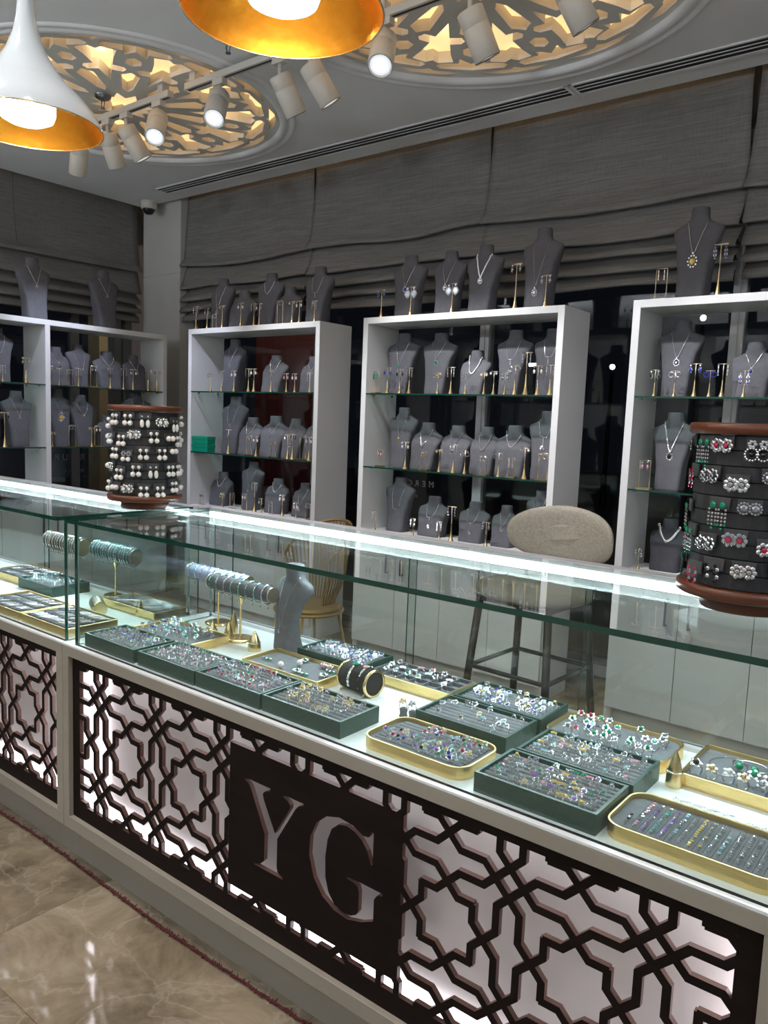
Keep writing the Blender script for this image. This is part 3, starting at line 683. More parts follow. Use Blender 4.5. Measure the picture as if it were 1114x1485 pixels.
TAB = {
 'c2t': (1.92, [(-4.289, .351, .265, V(.5, 'diamond', .011)), (-4.074, .258, .259, None), (-3.814, .348, .247, U(.26, None, .008, .0022)), (-3.644, .251, .216, None), (-3.386, .35, .236, Yk(.5))],
   [(-4.431, .161, 't'), (-4.313, .14, 't'), (-4.237, .1, 'f'), (-4.158, .149, 't'), (-3.974, .156, 't'), (-3.849, .144, 't'), (-3.797, .141, 't'), (-3.611, .147, 'f'), (-3.505, .136, 't'), (-3.443, .136, 't'), (-3.316, .129, 't')]),
 'c3t': (1.92, [(-2.696, .352, .235, V(.38, 'sapphire', .012)), (-2.428, .348, .213, V(.40, 'diamond', .012)), (-2.212, .358, .221, ('V', .36, .0042, 'diamond', .012)), (-1.884, .405, .218, V(.62, 'diamond', .013, .0009))],
   [(-2.804, .157, 't', 'drop', 'sapphire'), (-2.601, .158, 't', 'diamond', 'diamond'), (-2.333, .156, 't', 'diamond', 'diamond'), (-1.961, .222, 't', 'drop', 'diamond'), (-1.797, .154, 't', 'drop', 'diamond')]),
 'c4t': (1.92, [(-1.138, .405, .217, V(.40, 'citrine', .019, .0020))], [(-1.244, .136, 'f', 'line', 'gold'), (-1.005, .216, 't', 'feather', 'sapphire')]),
 'c2a': (1.505, [(-4.159, .356, .217, V(.35)), (-3.751, .242, .217, U(.34, None, .008, .0040)), (-3.417, .227, .194, V(.3))],
   [(-4.268, .126, 't'), (-4.155, .139, 't'), (-4.03, .138, 't'), (-3.889, .15, 't'), (-3.837, .149, 't', 'drop', 'pearl'), (-3.677, .135, 't'), (-3.54, .117, 't', 'drop', 'pink'), (-3.468, .116, 't'), (-3.34, .12, 't')]),
 'c2b': (1.095, [(-4.142, .383, .289, Yk(.55, 'diamond', .010)), (-3.966, .248, .224, ('U', .36, .0030, 'teal', .008)), (-3.748, .263, .238, V(.36, 'teal', .007)), (-3.559, .251, .203, V(.5, 'diamond', .011, .0024)), (-3.367, .269, .193, V(.3))],
   [(-4.075, .16, 't', None, None), (-3.87, .128, 'f', 'hoop', 'gold'), (-3.804, .126, 't'), (-3.643, .102, 'f', 'hoop', 'gold'), (-3.515, .151, 't'), (-3.473, .153, 't', 'hoop', 'onyx'), (-3.383, .148, 'f'), (-3.33, .142, 't')]),
 'c2c': (.725, [(-4.262, .23, .249, U(.30, None, .008, .0030)), (-3.949, .32, .252, Yk(.45)), (-3.709, .225, .225, U(.26, None, .008, .0026)), (-3.464, .215, .188, V(.6))],
   [(-4.347, .09, 'f'), (-4.128, .10, 't', 'hoop', 'gold'), (-4.029, .11, 'f', 'line', 'gold'), (-3.906, .115, 'f'), (-3.808, .195, 't', 'line', 'diamond'), (-3.746, .09, 't'), (-3.658, .085, 'f', 'hoop', 'silver'), (-3.55, .138, 't', 'drop', 'pearl'), (-3.427, .10, 't'), (-3.326, .105, 'f', 'hoop', 'silver')]),
 'c3a': (1.505, [(-2.719, .341, .224, V(.4, 'emerald', .007)), (-2.47, .334, .227, V(.32, 'emerald', .012)), (-2.234, .236, .183, U(.40, None, .008, .0042)), (-2.01, .332, .207, Yk(.5, 'diamond', .010)), (-1.80, .33, .20, Yk(.45))],
   [(-2.824, .124, 'f', 'bar', 'emerald'), (-2.74, .142, 't', 'drop', 'sapphire'), (-2.653, .134, 't', 'drop', 'onyx'), (-2.589, .14, 't', 'line', 'diamond'), (-2.4, .113, 't', 'hoop', 'gold'), (-2.316, .141, 't', 'line', 'diamond'), (-2.225, .112, 't', 'hoop', 'diamond'), (-2.113, .111, 't', 'stud', 'gold'), (-2.057, .118, 't', 'stud', 'diamond'), (-1.992, .11, 't'), (-1.936, .144, 't'), (-1.876, .208, 't', 'line', 'diamond'), (-1.811, .142, 't'), (-1.745, .145, 't')]),
 'c3b': (1.095, [(-2.698, .338, .206, V(.36, 'citrine', .010, .0024)), (-2.53, .259, .202, U(.34, 'diamond', .010, .0028)), (-2.331, .249, .199, V(.36, 'diamond', .014, .0024)), (-2.148, .248, .184, U(.38, None, .008, .0036)), (-1.981, .261, .215, U(.30, None, .008, .0028)), (-1.80, .338, .20, Yk(.4, 'diamond', .010, .0024))],
   [(-2.772, .095, 'f', 'drop', 'pink'), (-2.594, .147, 't', 'drop', 'pearl'), (-2.465, .1, 'f', 'hoop', 'gold'), (-2.366, .117, 't', 'stud', 'gold'), (-2.277, .147, 't', 'line', 'diamond'), (-2.205, .118, 't'), (-2.092, .099, 'f', 'hoop', 'silver'), (-2.002, .119, 't', 'hoop', 'diamond'), (-1.93, .098, 'f', 'line', 'gold'), (-1.856, .151, 't', 'stud', 'diamond'), (-1.755, .131, 'f', 'hoop', 'gold')]),
 'c3c': (.725, [(-2.702, .311, .236, Yk(.7, None)), (-2.463, .221, .2, Yk(.6)), (-2.195, .215, .189, Yk(.6)), (-2.004, .215, .16, V(.4)), (-1.81, .31, .16, U(.3))],
   [(-2.795, .115, 't', 'line', 'silver'), (-2.521, .10, 't', 'line', 'teal'), (-2.344, .10, 't', 'line', 'diamond'), (-2.269, .19, 't', 'line', 'sapphire'), (-2.054, .13, 't', 'drop', 'diamond')]),
 'c4a': (1.505, [(-1.174, .339, .208, V(.38, 'onyx', .013, .0022)), (-.863, .238, .184, V(.36, 'sapphire', .010))],
   [(-1.239, .117, 't', 'drop', 'onyx'), (-1.152, .113, 't', 'hoop', 'silver'), (-1.067, .142, 't', 'drop', 'sapphire'), (-1.005, .112, 't', 'hoop', 'sapphire'), (-.954, .14, 't', 'line', 'diamond'), (-.868, .111, 't', 'feather', 'sapphire')]),
 'c4b': (1.095, [(-1.171, .346, .204, ('V', .40, .0034, 'onyx', .014))], [(-1.252, .126, 'f', 'drop', 'pink')]),
 'c4c': (.725, [(-1.157, .235, .176, ('collar', .30, .0060, None, .01))], [(-1.251, .088, 't', 'drop', 'diamond')]),
 'lt': (1.92, [(2.669, .395, .234, V(.32, 'diamond', .008)), (3.18, .399, .236, V(.30, 'diamond', .008))], []),
 'la': (1.505, [(2.426, .338, .213, U(.34)), (2.821, .257, .19, V(.32, 'diamond', .010, .0024)), (2.981, .286, .19, U(.5, None, .008, .0030)), (3.206, .26, .23, U(.26, None, .008, .0030)), (3.423, .251, .192, V(.34, 'diamond', .01, .0026))],
   [(2.42, .101, 't'), (2.57, .161, 't'), (2.735, .125, 't'), (2.797, .112, 't'), (2.871, .109, 'f', 'hoop', 'silver'), (2.936, .123, 't'), (3.05, .146, 'f'), (3.178, .141, 't', 'stud', 'diamond'), (3.283, .145, 't', 'line', 'gold'), (3.362, .146, 't'), (3.490, .159, 't'), (3.565, .162, 't')]),
 'lb': (1.095, [(2.545, .358, .211, V(.34, 'diamond', .010, .0024)), (2.83, .387, .19, V(.3, 'citrine', .022, .0010)), (3.002, .356, .208, U(.26, 'gold', .008, .0018)), (3.203, .222, .149, U(.3)), (3.447, .402, .253, U(.3))],
   [(2.426, .218, 't', 'drop', 'onyx'), (2.745, .091, 't', 'stud', 'citrine'), (2.888, .145, 'f'), (3.032, .133, 't', 'stud', 'gold'), (3.08, .144, 'f')]),
}
pool = [('drop', 'diamond'), ('stud', 'diamond'), ('line', 'diamond'), ('hoop', 'silver'), ('drop', 'pearl')]
for key, (z, bs, ss) in TAB.items():
    cab = CABN[key[:-1]]; sh = SHN[key[-1]]; left = key[0] == 'l'
    for i, (a, H, wd, st) in enumerate(bs):
        loc = (-5.06, a, z) if left else (a, 3.58, z)
        dark = 'bust_dark' if key in ('c4c',) else 'bust_grey'
        kind = 'tall' if H > .285 else 'short'
        lab = '%s %s velvet necklace bust, %s from left, %s of %s' % (kind, 'black' if dark == 'bust_dark' else 'grey', ORD[i], sh, cab)
        if len(bs) == 1: lab = '%s %s velvet necklace bust, the only one on %s of %s' % (kind, 'black' if dark == 'bust_dark' else 'grey', sh, cab)
        bust(loc, PI/2 if left else 0, H, wd, lab, 'necklace busts in the wall cabinets', dark, st,
             ndesc(st)+', %s bust from left, %s, %s' % (ORD[i], sh, cab) if st else None, 'necklaces in the wall cabinets')
    for i, s_ in enumerate(ss):
        a, H, kd = s_[:3]; ek, gm = s_[3:] if len(s_) > 3 else pool[(i*3+len(key)+int(z*10)) % 5]
        loc = (-4.99, a, z) if left else (a, 3.48, z)
        stand(kd, loc, PI/2 if left else 0, H, 'gold %s earring stand, %s from left, %s of %s' % ('flared T-bar' if kd == 't' else 'wire frame', ORD[i], sh, cab), 'earring stands in the wall cabinets',
              ek, gm, '%s on stand %s from left, %s of %s' % (EW.get(ek, ''), ORD[i], sh, cab), 'earrings on the cabinet stands', 1.0 if ek in ('diamond', 'feather') else 1.25)
# green boxes in the corner cabinet
for k in range(2):
    t = thing('jewelry_box', '%s of two green gift boxes stacked on middle shelf of corner cabinet' % ('lower', 'upper')[k], 'box', (-4.31, 3.46, 1.095+.054*k))
    bx(-.082, .082, -.035, .035, 0, .030).build('base', 'emerald_card', t, .003); bx(-.084, .084, -.037, .037, .030, .052).build('lid', 'emerald_card', t, .003)


# ------------------------------------------------------------------ display counters
YC = 1.166; PA = .26; PR = .081
def pane(mb, x0, x1, y0, y1, z0, z1, thin):
    v = [(x0, y0, z0), (x1, y0, z0), (x1, y1, z0), (x0, y1, z0), (x0, y0, z1), (x1, y0, z1), (x1, y1, z1), (x0, y1, z1)]
    F = {'z': [(0, 3, 2, 1), (4, 5, 6, 7)], 'y': [(0, 1, 5, 4), (2, 3, 7, 6)], 'x': [(1, 2, 6, 5), (3, 0, 4, 7)]}
    for a in 'xyz': mb.add(v, F[a], 0 if a == thin else 1)
    return mb
def straps(cx, cz):
    c = PR/math.sqrt(2); c1 = PR-c; h = .107; xh = .078; w = .0148; out = []
    base = [((0, PR), (c1, c)), ((c1, c), (c, c)), ((0, PR), (h-PR, h)), ((h-PR, h), (xh, h)), ((xh, h), (PA-h, PA-xh)), ((PA-h, PA-xh), (PA-h, PA-(h-PR)))]
    for p, q in base:
        for sw in (0, 1):
            for sx in (-1, 1):
                for sy in (-1, 1):
                    a, b = (Vector(p), Vector(q)) if not sw else (Vector((p[1], p[0])), Vector((q[1], q[0])))
                    a = Vector((cx+sx*a.x, cz+sy*a.y)); b = Vector((cx+sx*b.x, cz+sy*b.y))
                    d = (b-a).normalized(); n = Vector((-d.y, d.x))*w/2; e = d*w*.207
                    q4 = [a-e-n, b+e-n, b+e+n, a-e+n]
                    out.append([tuple(v) for v in q4])
    return out
LY = [(-.166, .104), (-.080, .104), (-.081, .098), (-.098, .091), (-.104, .084), (-.101, .072), (-.062, .004), (-.018, .076), (-.016, .086), (-.024, .094), (-.039, .099), (-.039, .104), (.024, .104), (.024, .099), (.010, .094), (.000, .083), (-.054, -.006),
      (-.054, -.074), (-.050, -.086), (-.034, -.091), (-.034, -.096), (-.128, -.096), (-.128, -.091), (-.106, -.086), (-.095, -.074), (-.095, -.010), (-.144, .084), (-.152, .094), (-.166, .099)]
LG = [(.221, .110), (.221, .041), (.216, .041), (.206, .066), (.190, .084), (.170, .095), (.148, .099), (.126, .094), (.108, .078), (.097, .050), (.092, .010), (.094, -.036), (.104, -.066), (.122, -.087), (.146, -.095), (.168, -.092), (.182, -.084), (.188, -.074),
      (.188, -.032), (.184, -.020), (.172, -.016), (.153, -.014), (.153, -.009), (.250, -.009), (.250, -.014), (.236, -.018), (.228, -.030), (.228, -.078), (.196, -.094), (.160, -.104), (.122, -.100), (.086, -.082), (.060, -.050), (.045, -.004), (.047, .038), (.064, .076), (.092, .100), (.128, .110), (.166, .106), (.194, .094), (.208, .096), (.216, .110)]
def fretwork(x0, x1, centres, block, letters, parent, bl=.037, br=.037):
    cz = .413; zi0, zi1 = cz-.2075, cz+.2075; xi0, xi1 = x0+bl, x1-br
    add = []
    for c in centres: add += straps(c, cz)+straps(c, cz+PA)+straps(c, cz-PA)
    seen = set(); uniq = []
    for q in add:
        k = (round(sum(p[0] for p in q)*250), round(sum(p[1] for p in q)*250))
        if k not in seen and x0-.06 < q[0][0] < x1+.06 and .1 < q[0][1] < .72: seen.add(k); uniq.append(q)
    add = uniq
    clip = [rect(xi0-.001, xi1+.001, zi0-.001, zi1+.001)]
    fr = [rect(x0, x1, zi1, .645), rect(x0, x1, .158, zi0), rect(x0, xi0, .158, .645), rect(xi1, x1, .158, .645)]
    sub = []
    if block:
        fr.append(rect(block[0], block[1], block[2], block[3]))
        sub = [[(block[4]+x, cz+z) for x, z in L] for L in letters]
    full = plate(add, sub, clip, fr)
    return extrude_plate(full, 1.191, 1.180, 0, 1, mapf=lambda x, z, y: (x, y, z)).build('fretwork_panel', ['dark_brown_wood', 'fret_edge'], parent)
def counter(label, x0, x1, sl, sr, yr, centres, block, letters, gx0, gx1, sideL, sideR, seams, bl=.037, br=.037):
    t = thing('display_counter', label, 'counter')
    p0, p1 = x0+sl, x1-sr
    MB().box(x0, x1, YC, 1.255, .645, .674).build('top_rail', 'cream_laminate', t, .001)
    MB().box(x0, x1, YC, 1.2555, .6742, .680).build('lit_rail_top', 'deck_white', t, .0008)  # top of the cream rail, LED brightness put into its white colour
    bx(x0, p0, YC, 1.255, .160, .645).build('stile', 'cream_laminate', t, .001); bx(p1, x1, YC, 1.255, .160, .645).build('stile', 'cream_laminate', t, .001)
    bx(x0, x1, YC, 1.26, .122, .160).build('bottom_rail', 'cream_laminate', t, .0015)
    bx(x0, x1, 1.216, yr-.03, 0, .122).build('plinth', 'cream_laminate', t)
    bx(x0, x1, 1.256, yr, .655, .680).build('deck', 'deck_white', t)
    bx(x0, x1, yr-.02, yr, .02, .655).build('rear_panel', 'cream_laminate', t)
    bx(p0, p1, 1.256, 1.266, .160, .645).build('light_board', 'light_board', t)
    fretwork(p0, p1, centres, block, letters, t, bl, br)
    ls = MB(); ls.box(p0+.01, p1-.01, 1.226, 1.250, .1602, .184)
    ls.build('light_strip', 'led_white', t)
    for xa in (p0+.001, p1-.009): bx(xa, xa+.008, 1.215, 1.250, .18, .64).build('light_strip', 'led_white', t)
    # glass case
    pane(MB(), gx0, gx1, YC-.014, yr-.02, 1.035, 1.046, 'z').build('top_glass', ['glass_clear', 'glass_edge'], t)
    pane(MB(), gx0+.004, gx1-.004, 1.178, 1.187, .680, 1.035, 'y').build('front_glass', ['glass_clear', 'glass_edge'], t)
    if sideL: pane(MB(), gx0+.002, gx0+.011, 1.188, yr-.03, .680, 1.035, 'x').build('side_glass', ['glass_clear', 'glass_edge_lit'], t)
    if sideR: pane(MB(), gx1-.011, gx1-.002, 1.188, yr-.03, .680, 1.035, 'x').build('side_glass', ['glass_clear', 'glass_edge_lit'], t)
    for k, (a, b) in enumerate(seams): pane(MB(), a, b, yr-.022+.008*(k % 2), yr-.017+.008*(k % 2), .690, 1.012, 'y').build('sliding_glass', ['glass_clear', 'glass_edge'], t)
    bx(gx0, gx1, yr-.03, yr, .680, .690).build('door_track', 'frame_light', t)
    bx(gx0, gx1, yr-.036, yr+.004, 1.014, 1.047).build('led_profile', 'frame_light', t)
    bx(gx0+.004, gx1-.004, yr-.0375, yr-.0362, 1.0145, 1.034).build('led_strip', 'led_cool', t)
    L = gx1-gx0
    area('counter_strip_light', ((gx0+gx1)/2, yr-.05, 1.020), ((gx0+gx1)/2, 1.30, .68), (L, .012), 4.0*L, (.74, .94, 1), 170)
    area('panel_strip_light', ((p0+p1)/2, 1.228, .172), ((p0+p1)/2, 1.236, .6), (p1-p0-.02, .02), (.60)*(p1-p0), (.97, .92, 1))
    area('panel_strip_light', ((p0+p1)/2, 1.228, .640), ((p0+p1)/2, 1.234, .3), (p1-p0-.02, .02), .50*(p1-p0), (.93, .94, 1))
    for xa, xb in ((p0+.012, p1), (p1-.012, p0)):
        area('panel_strip_light', (xa, 1.228, .41), (xb, 1.232, .41), (.02, .44), .18, (.97, .92, 1))
    return t
c_ = [-.740-PA*k for k in range(-2, 7)]
counter('long glass display counter with lit fretwork front lettered YG, in the right foreground', -2.0765, -.135, .030, .062, 1.695, c_, (-1.358, -.846, .234, .588, -1.14), (LY, LG), -2.032, -.135, True, False, [(-2.02, -1.93), (-1.94, -1.20), (-1.22, -.70), (-.72, -.14)])
c_ = [-2.321-PA*k for k in range(-2, 10)]
counter('glass display counter with lit fretwork front at the left edge', -4.30, -2.0785, .034, .034, 1.650, c_, None, (), -4.28, -2.0785, False, True, [(-4.2, -3.0), (-3.05, -2.06)], .037, .012)
# red woollen fringe on the floor under the overhang
fr = MB(); rnd = random.Random(3); pts = []
for i in range(240): x = -3.6+i*.0135; pts.append((x, 1.180+.006*sin(x*5)+rnd.uniform(-.002, .002), .006))
fr.tube(pts, .0035, 5)
for i in range(900):
    x = -3.6+3.2*i/900; y = 1.180+.006*sin(x*5); a = rnd.uniform(-1, 1)
    fr.tube([(x, y, .007), (x+.006*a, y+rnd.uniform(-.009, .009), rnd.uniform(.003, .013))], .0016, 3)
tag(fr.build('floor_fringe', 'red_wool'), 'dark red woollen fringe lying along the marble floor in front of counters', 'fringe')

# ------------------------------------------------------------------ rings
ZD = .680
RT = {}
def ring_t(shape, gm):
    if (shape, gm) in RT: return RT[(shape, gm)]
    b = MB(); r = .0090
    b.tube([(r*sin(a*PI/7), 0, r*cos(a*PI/7)) for a in range(14)], .0011, 4, 0, closed=True)
    T = Matrix.Translation((0, -.001, r+.0022)) @ Matrix.Rotation(R_(28), 4, 'X')
    if shape == 'single': b.gem((0, 0, 0), .0048, 1, T, .6, 6); b.tube([(.003*cos(a), .003*sin(a), -.001) for a in (0, 2.1, 4.2)], .0008, 3, 0, T, True)
    elif shape == 'halo':
        b.gem((0, 0, .001), .0046, 1, T, .6, 6)
        for k in range(8): a = k*PI/4; b.gem((.0064*cos(a), .0064*sin(a), 0), .0019, 0, T, .6, 4)
    elif shape == 'flower':
        b.ball((0, 0, .002), .0045, 1, 8, 5, T)
        for k in range(5): a = k*2*PI/5; b.gem((.0062*cos(a), .0062*sin(a), 0), .0038, 0, T, .5, 5)
    elif shape == 'trio':
        for k in (-1, 0, 1): b.gem((k*.006, 0, .001-abs(k)*.001), .0040, 1, T, .6, 6)
    b.mname = ['champagne' if gm in ('citrine', 'gold') else 'silver', gm]
    RT[(shape, gm)] = b; b.me = None
    return b
def ring_me(shape, gm):
    b = ring_t(shape, gm)
    if b.me is None: b.me = b.data('ring', b.mname)
    return b.me
CW = {'diamond': 'clear', 'emerald': 'green', 'ruby': 'red', 'sapphire': 'blue', 'citrine': 'yellow', 'pink': 'pink', 'onyx': 'black', 'aqua': 'pale blue', 'amethyst': 'purple', 'peridot': 'light green', 'pearl': 'pearl', 'gold': 'gold', 'teal': 'teal'}
nring = [0]
def place_rings(trayname, spots, single, rs=1):
    """spots: (x, y, z, rz, shape, gem, rowphrase)"""
    if single and nring[0]+len(spots) <= 300:
        nring[0] += len(spots)
        for x, y, z, rz, sh, gm, row in spots:
            q = sum(1 for v in spots if v[6] == row and v[0] < x)
            o = put('ring', ring_me(sh, gm), None, 0, (x, y, z), rz, rs)
            tag(o, '%s stone ring, %s from left in %s of %s' % (CW[gm], ORD[q], row, trayname), 'ring', 'rings in '+trayname)
    else:
        mats = []; mb = MB()
        for x, y, z, rz, sh, gm, row in spots:
            t = ring_t(sh, gm); k = len(mb.m)
            mb.merge(t, Matrix.Translation((x, y, z)) @ Matrix.Rotation(rz, 4, 'Z') @ Matrix.Scale(rs, 4))
            ix = []
            for n in t.mname:
                if n not in mats: mats.append(n)
                ix.append(mats.index(n))
            mb.m[k:] = [ix[i] for i in t.m]
        o = mb.build('rings', mats); o['kind'] = 'stuff'; tag(o, 'many small gem rings standing in '+trayname, 'rings', 'rings in '+trayname)
def pad(x0, x1, y0, y1, zt, n, parent, axis='x', base=.006):
    """velvet pad with n soft rolls"""
    vs, fs = [], []; k = n*5 if n else 1
    L = (y1-y0) if axis == 'x' else (x1-x0)
    pr = []
    for i in range(k+1):
        u = i/k; pr.append((u*L, zt-(.0035*(1-abs(sin(PI*n*u))**.5) if n else 0)))
    poly = [(0, zt-.02)]+pr+[(L, zt-.02)]; m = len(poly)
    for e in (0, 1):
        for a, z in poly: vs.append((x0 if not e else x1, y0+a, z) if axis == 'x' else (x0+a, y0 if not e else y1, z))
    fs += [tuple(range(m)), tuple(range(2*m-1, m-1, -1))]+[(i, m+i, m+(i+1) % m, (i+1) % m) for i in range(m)]
    mb = MB().add(vs, fs, 0)
    return mb.build('velvet_pad', 'velvet_grey', parent)
def box_tray(label, x0, x1, y0, y1, n, zt=.718, axis='x', matn='green_leather', name='ring_tray'):
    t = thing(name, label, 'tray', (x0, y0, ZD), 0, 'jewelry trays in the counters')
    a, b, h = x1-x0, y1-y0, zt-ZD; e = .006
    MB().box(0, a, 0, b, 0, .004).box(0, a, 0, e, .004, h).box(0, a, b-e, b, .004, h).box(0, e, e, b-e, .004, h).box(a-e, a, e, b-e, .004, h).build('tray_body', matn, t)
    pad(e+.0005, a-e-.0005, e+.0005, b-e-.0005, h-.006, n, t, axis)
    return t
def gold_tray(label, x0, x1, y0, y1, n, zt=.706, axis='x', rad=.035):
    t = thing('ring_tray', label, 'tray', (x0, y0, ZD), 0, 'jewelry trays in the counters')
    a, b, h = x1-x0, y1-y0, zt-ZD
    o, i_ = rrect(0, a, 0, b, rad, 8), rrect(.004, a-.004, .004, b-.004, max(.002, rad-.004), 8)
    extrude_plate(plate([o], [i_]), 0, h).build('rim', 'brushed_gold', t, .001)
    MB().prism(rrect(.0042, a-.0042, .0042, b-.0042, max(.002, rad-.004), 8), .001, h-.0095).build('velvet_pad', 'velvet_grey', t)
    if n:
        m = MB()
        for k in range(n):
            u = (k+.5)/n
            if axis == 'x': m.box(.02, a-.02, .012+(b-.024)*u-.4*(b-.024)/n, .012+(b-.024)*u+.4*(b-.024)/n, h-.012, h-.0065)
            else: m.box(.012+(a-.024)*u-.4*(a-.024)/n, .012+(a-.024)*u+.4*(a-.024)/n, .02, b-.02, h-.012, h-.0065)
        m.build('velvet_rolls', 'velvet_grey', t)
    return t
def rows(x0, x1, y0, y1, z, nr, nc, gems, shapes, p, seed, mx=.016, my=.012, jit=.002, rowword='row', skip=None):
    rnd = random.Random(seed); out = []
    for r in range(nr):
        y = y0+my+(y1-y0-2*my)*(r+.5)/nr
        for c in range(nc):
            if rnd.random() > p: continue
            if skip and skip(c/nc, r/nr): continue
            x = x0+mx+(x1-x0-2*mx)*(c+.5)/nc
            g = gems[min(len(gems)-1, int(rnd.random()*len(gems)))] if not callable(gems) else gems(c/nc, r/nr, rnd)
            out.append((x+rnd.uniform(-jit, jit), y+rnd.uniform(-jit, jit)*.4, z, rnd.uniform(-.3, .3), rnd.choice(shapes), g, ORD[r]+' '+rowword))
    return out
GN = [  # green box trays: key phrase, extents, rolls, ring rows, cols, gems, shapes, fill, single
 ('front right green tray', 'in front right of the rounded gold tray', -.703, -.466, 1.196, 1.338, 8, 6, 15, ['diamond', 'diamond', 'diamond', 'citrine', 'pink', 'diamond', 'emerald', 'amethyst', 'diamond'], ['halo', 'trio', 'single'], .80, 1),
 ('middle right green tray', 'touching the front right one from behind', -.697, -.460, 1.344, 1.484, 8, 6, 15, ['diamond', 'diamond', 'diamond', 'citrine', 'aqua', 'diamond', 'pink', 'diamond'], ['single', 'halo', 'trio'], .78, 1),
 ('centre green tray', 'behind the rounded gold tray', -.965, -.736, 1.372, 1.508, 7, 5, 10, ['diamond', 'diamond', 'citrine', 'diamond', 'aqua'], ['halo', 'single', 'flower'], .42, 0),
 ('rear green tray by stool', 'at the back glass beside the stool', -.958, -.730, 1.514, 1.650, 8, 6, 11, ['diamond', 'aqua', 'diamond', 'sapphire', 'citrine', 'diamond'], ['single', 'halo'], .7, 0),
 ('fourth front green tray', 'left of the rounded gold tray', -1.275, -1.036, 1.200, 1.332, 7, 5, 11, ['diamond', 'citrine', 'diamond', 'pink', 'diamond', 'gold'], ['halo', 'flower', 'single'], .7, 0),
 ('third front green tray', 'third along the glass front', -1.512, -1.280, 1.198, 1.336, 8, 6, 12, ['diamond', 'pink', 'emerald', 'diamond', 'aqua', 'amethyst', 'diamond', 'ruby'], ['halo', 'flower', 'single'], .75, 0),
 ('second front green tray', 'second along the glass front', -1.752, -1.516, 1.196, 1.334, 8, 8, 15, ['diamond', 'diamond', 'diamond', 'diamond', 'pink', 'emerald'], ['single', 'halo'], .9, 0),
 ('leftmost green tray', 'first at left of the long counter', -2.004, -1.768, 1.194, 1.328, 8, 8, 15, ['aqua', 'diamond', 'diamond', 'diamond', 'sapphire', 'peridot'], ['single', 'halo'], .9, 0),
 ('rear green tray near bust', 'at back glass behind pearl brooches', -1.482, -1.246, 1.524, 1.656, 8, 8, 15, ['diamond', 'diamond', 'diamond', 'aqua', 'sapphire'], ['single', 'halo'], .92, 0),
 ('left counter green tray', 'inside the left counter', -2.845, -2.605, 1.425, 1.572, 8, 6, 10, ['teal', 'aqua', 'emerald', 'diamond'], ['halo', 'single'], .8, 0)]
jobs = []
for i, (ph, de, x0, x1, y0, y1, n, nr, nc, gm, shp, p, sg) in enumerate(GN):
    sc_ = .70 if nr > 6 else .78 if nc > 12 else .85
    box_tray('dark green leather ring tray, '+de, x0, x1, y0, y1, n)
    jobs.append((ph, rows(x0, x1, y0, y1, .7125+.0015*(sc_ > .8), nr, nc, gm, shp, p, 20+i, jit=.001), sg, sc_))
# rounded gold trays
gold_tray('rounded gold tray of colourful gem rings at front centre', -.986, -.734, 1.204, 1.356, 9)
mixg = ['sapphire', 'emerald', 'amethyst', 'diamond', 'pink', 'aqua', 'ruby', 'citrine', 'onyx', 'diamond']
jobs.insert(0, ('centre rounded gold tray', [q for q in rows(-.986, -.734, 1.204, 1.356, .7025, 8, 15, mixg, ['halo', 'single', 'flower'], .85, 41, .022, .016, skip=lambda c, r: (.42 < r < .62) or (r >= .62 and c < .3) or (r < .2 and c < .12))], 1, .8))
gold_tray('rounded gold tray of white flower rings at rear, right of the stool', -.722, -.458, 1.500, 1.655, 0)
def gflow(c, r, rnd): return rnd.choice(['emerald', 'diamond', 'emerald', 'ruby' if c < .3 else 'emerald', 'sapphire' if c < .5 else 'diamond'])
jobs.insert(1, ('rear rounded gold tray', rows(-.722, -.458, 1.500, 1.655, .706, 5, 9, gflow, ['flower', 'flower', 'halo'], .66, 43, .03, .02, .006), 1, 1))
gold_tray('gold edged tray of pearl brooches in front of rear green tray', -1.545, -1.268, 1.375, 1.512, 0, rad=.006)
gold_tray('gold edged tray with velvet compartments of large rings', -1.240, -.985, 1.535, 1.660, 0, rad=.006)
gold_tray('gold edged velvet tray scattered with coloured flower rings, left end of long counter', -2.008, -1.735, 1.350, 1.500, 0, rad=.006)
jobs.insert(2, ('compartment tray', rows(-1.235, -.99, 1.54, 1.655, .706, 3, 6, ['diamond', 'emerald', 'aqua', 'pink', 'diamond'], ['flower', 'halo', 'trio'], .9, 44, .016, .012, .006), 1, 1))
cm = MB()
for k in range(7): x = -1.236+.247*k/6; cm.box(x-.0015, x+.0015, 1.54, 1.655, .697, .7065)
for k in range(4): y = 1.54+.115*k/3; cm.box(-1.236, -.989, y-.0015, y+.0015, .697, .7065)
tag(cm.build('compartment_insert', 'velvet_grey'), 'grey velvet grid insert dividing the gold edged compartment tray', 'tray insert')
jobs.insert(3, ('left flower ring tray', rows(-2.0, -1.745, 1.355, 1.495, .706, 6, 11, ['emerald', 'sapphire', 'aqua', 'diamond', 'teal', 'diamond', 'onyx'], ['flower', 'halo', 'trio'], .62, 45, .012, .01, .008), 0, 1))
for ph, sp, sg, sc_ in jobs: place_rings(ph, sp, sg, sc_)
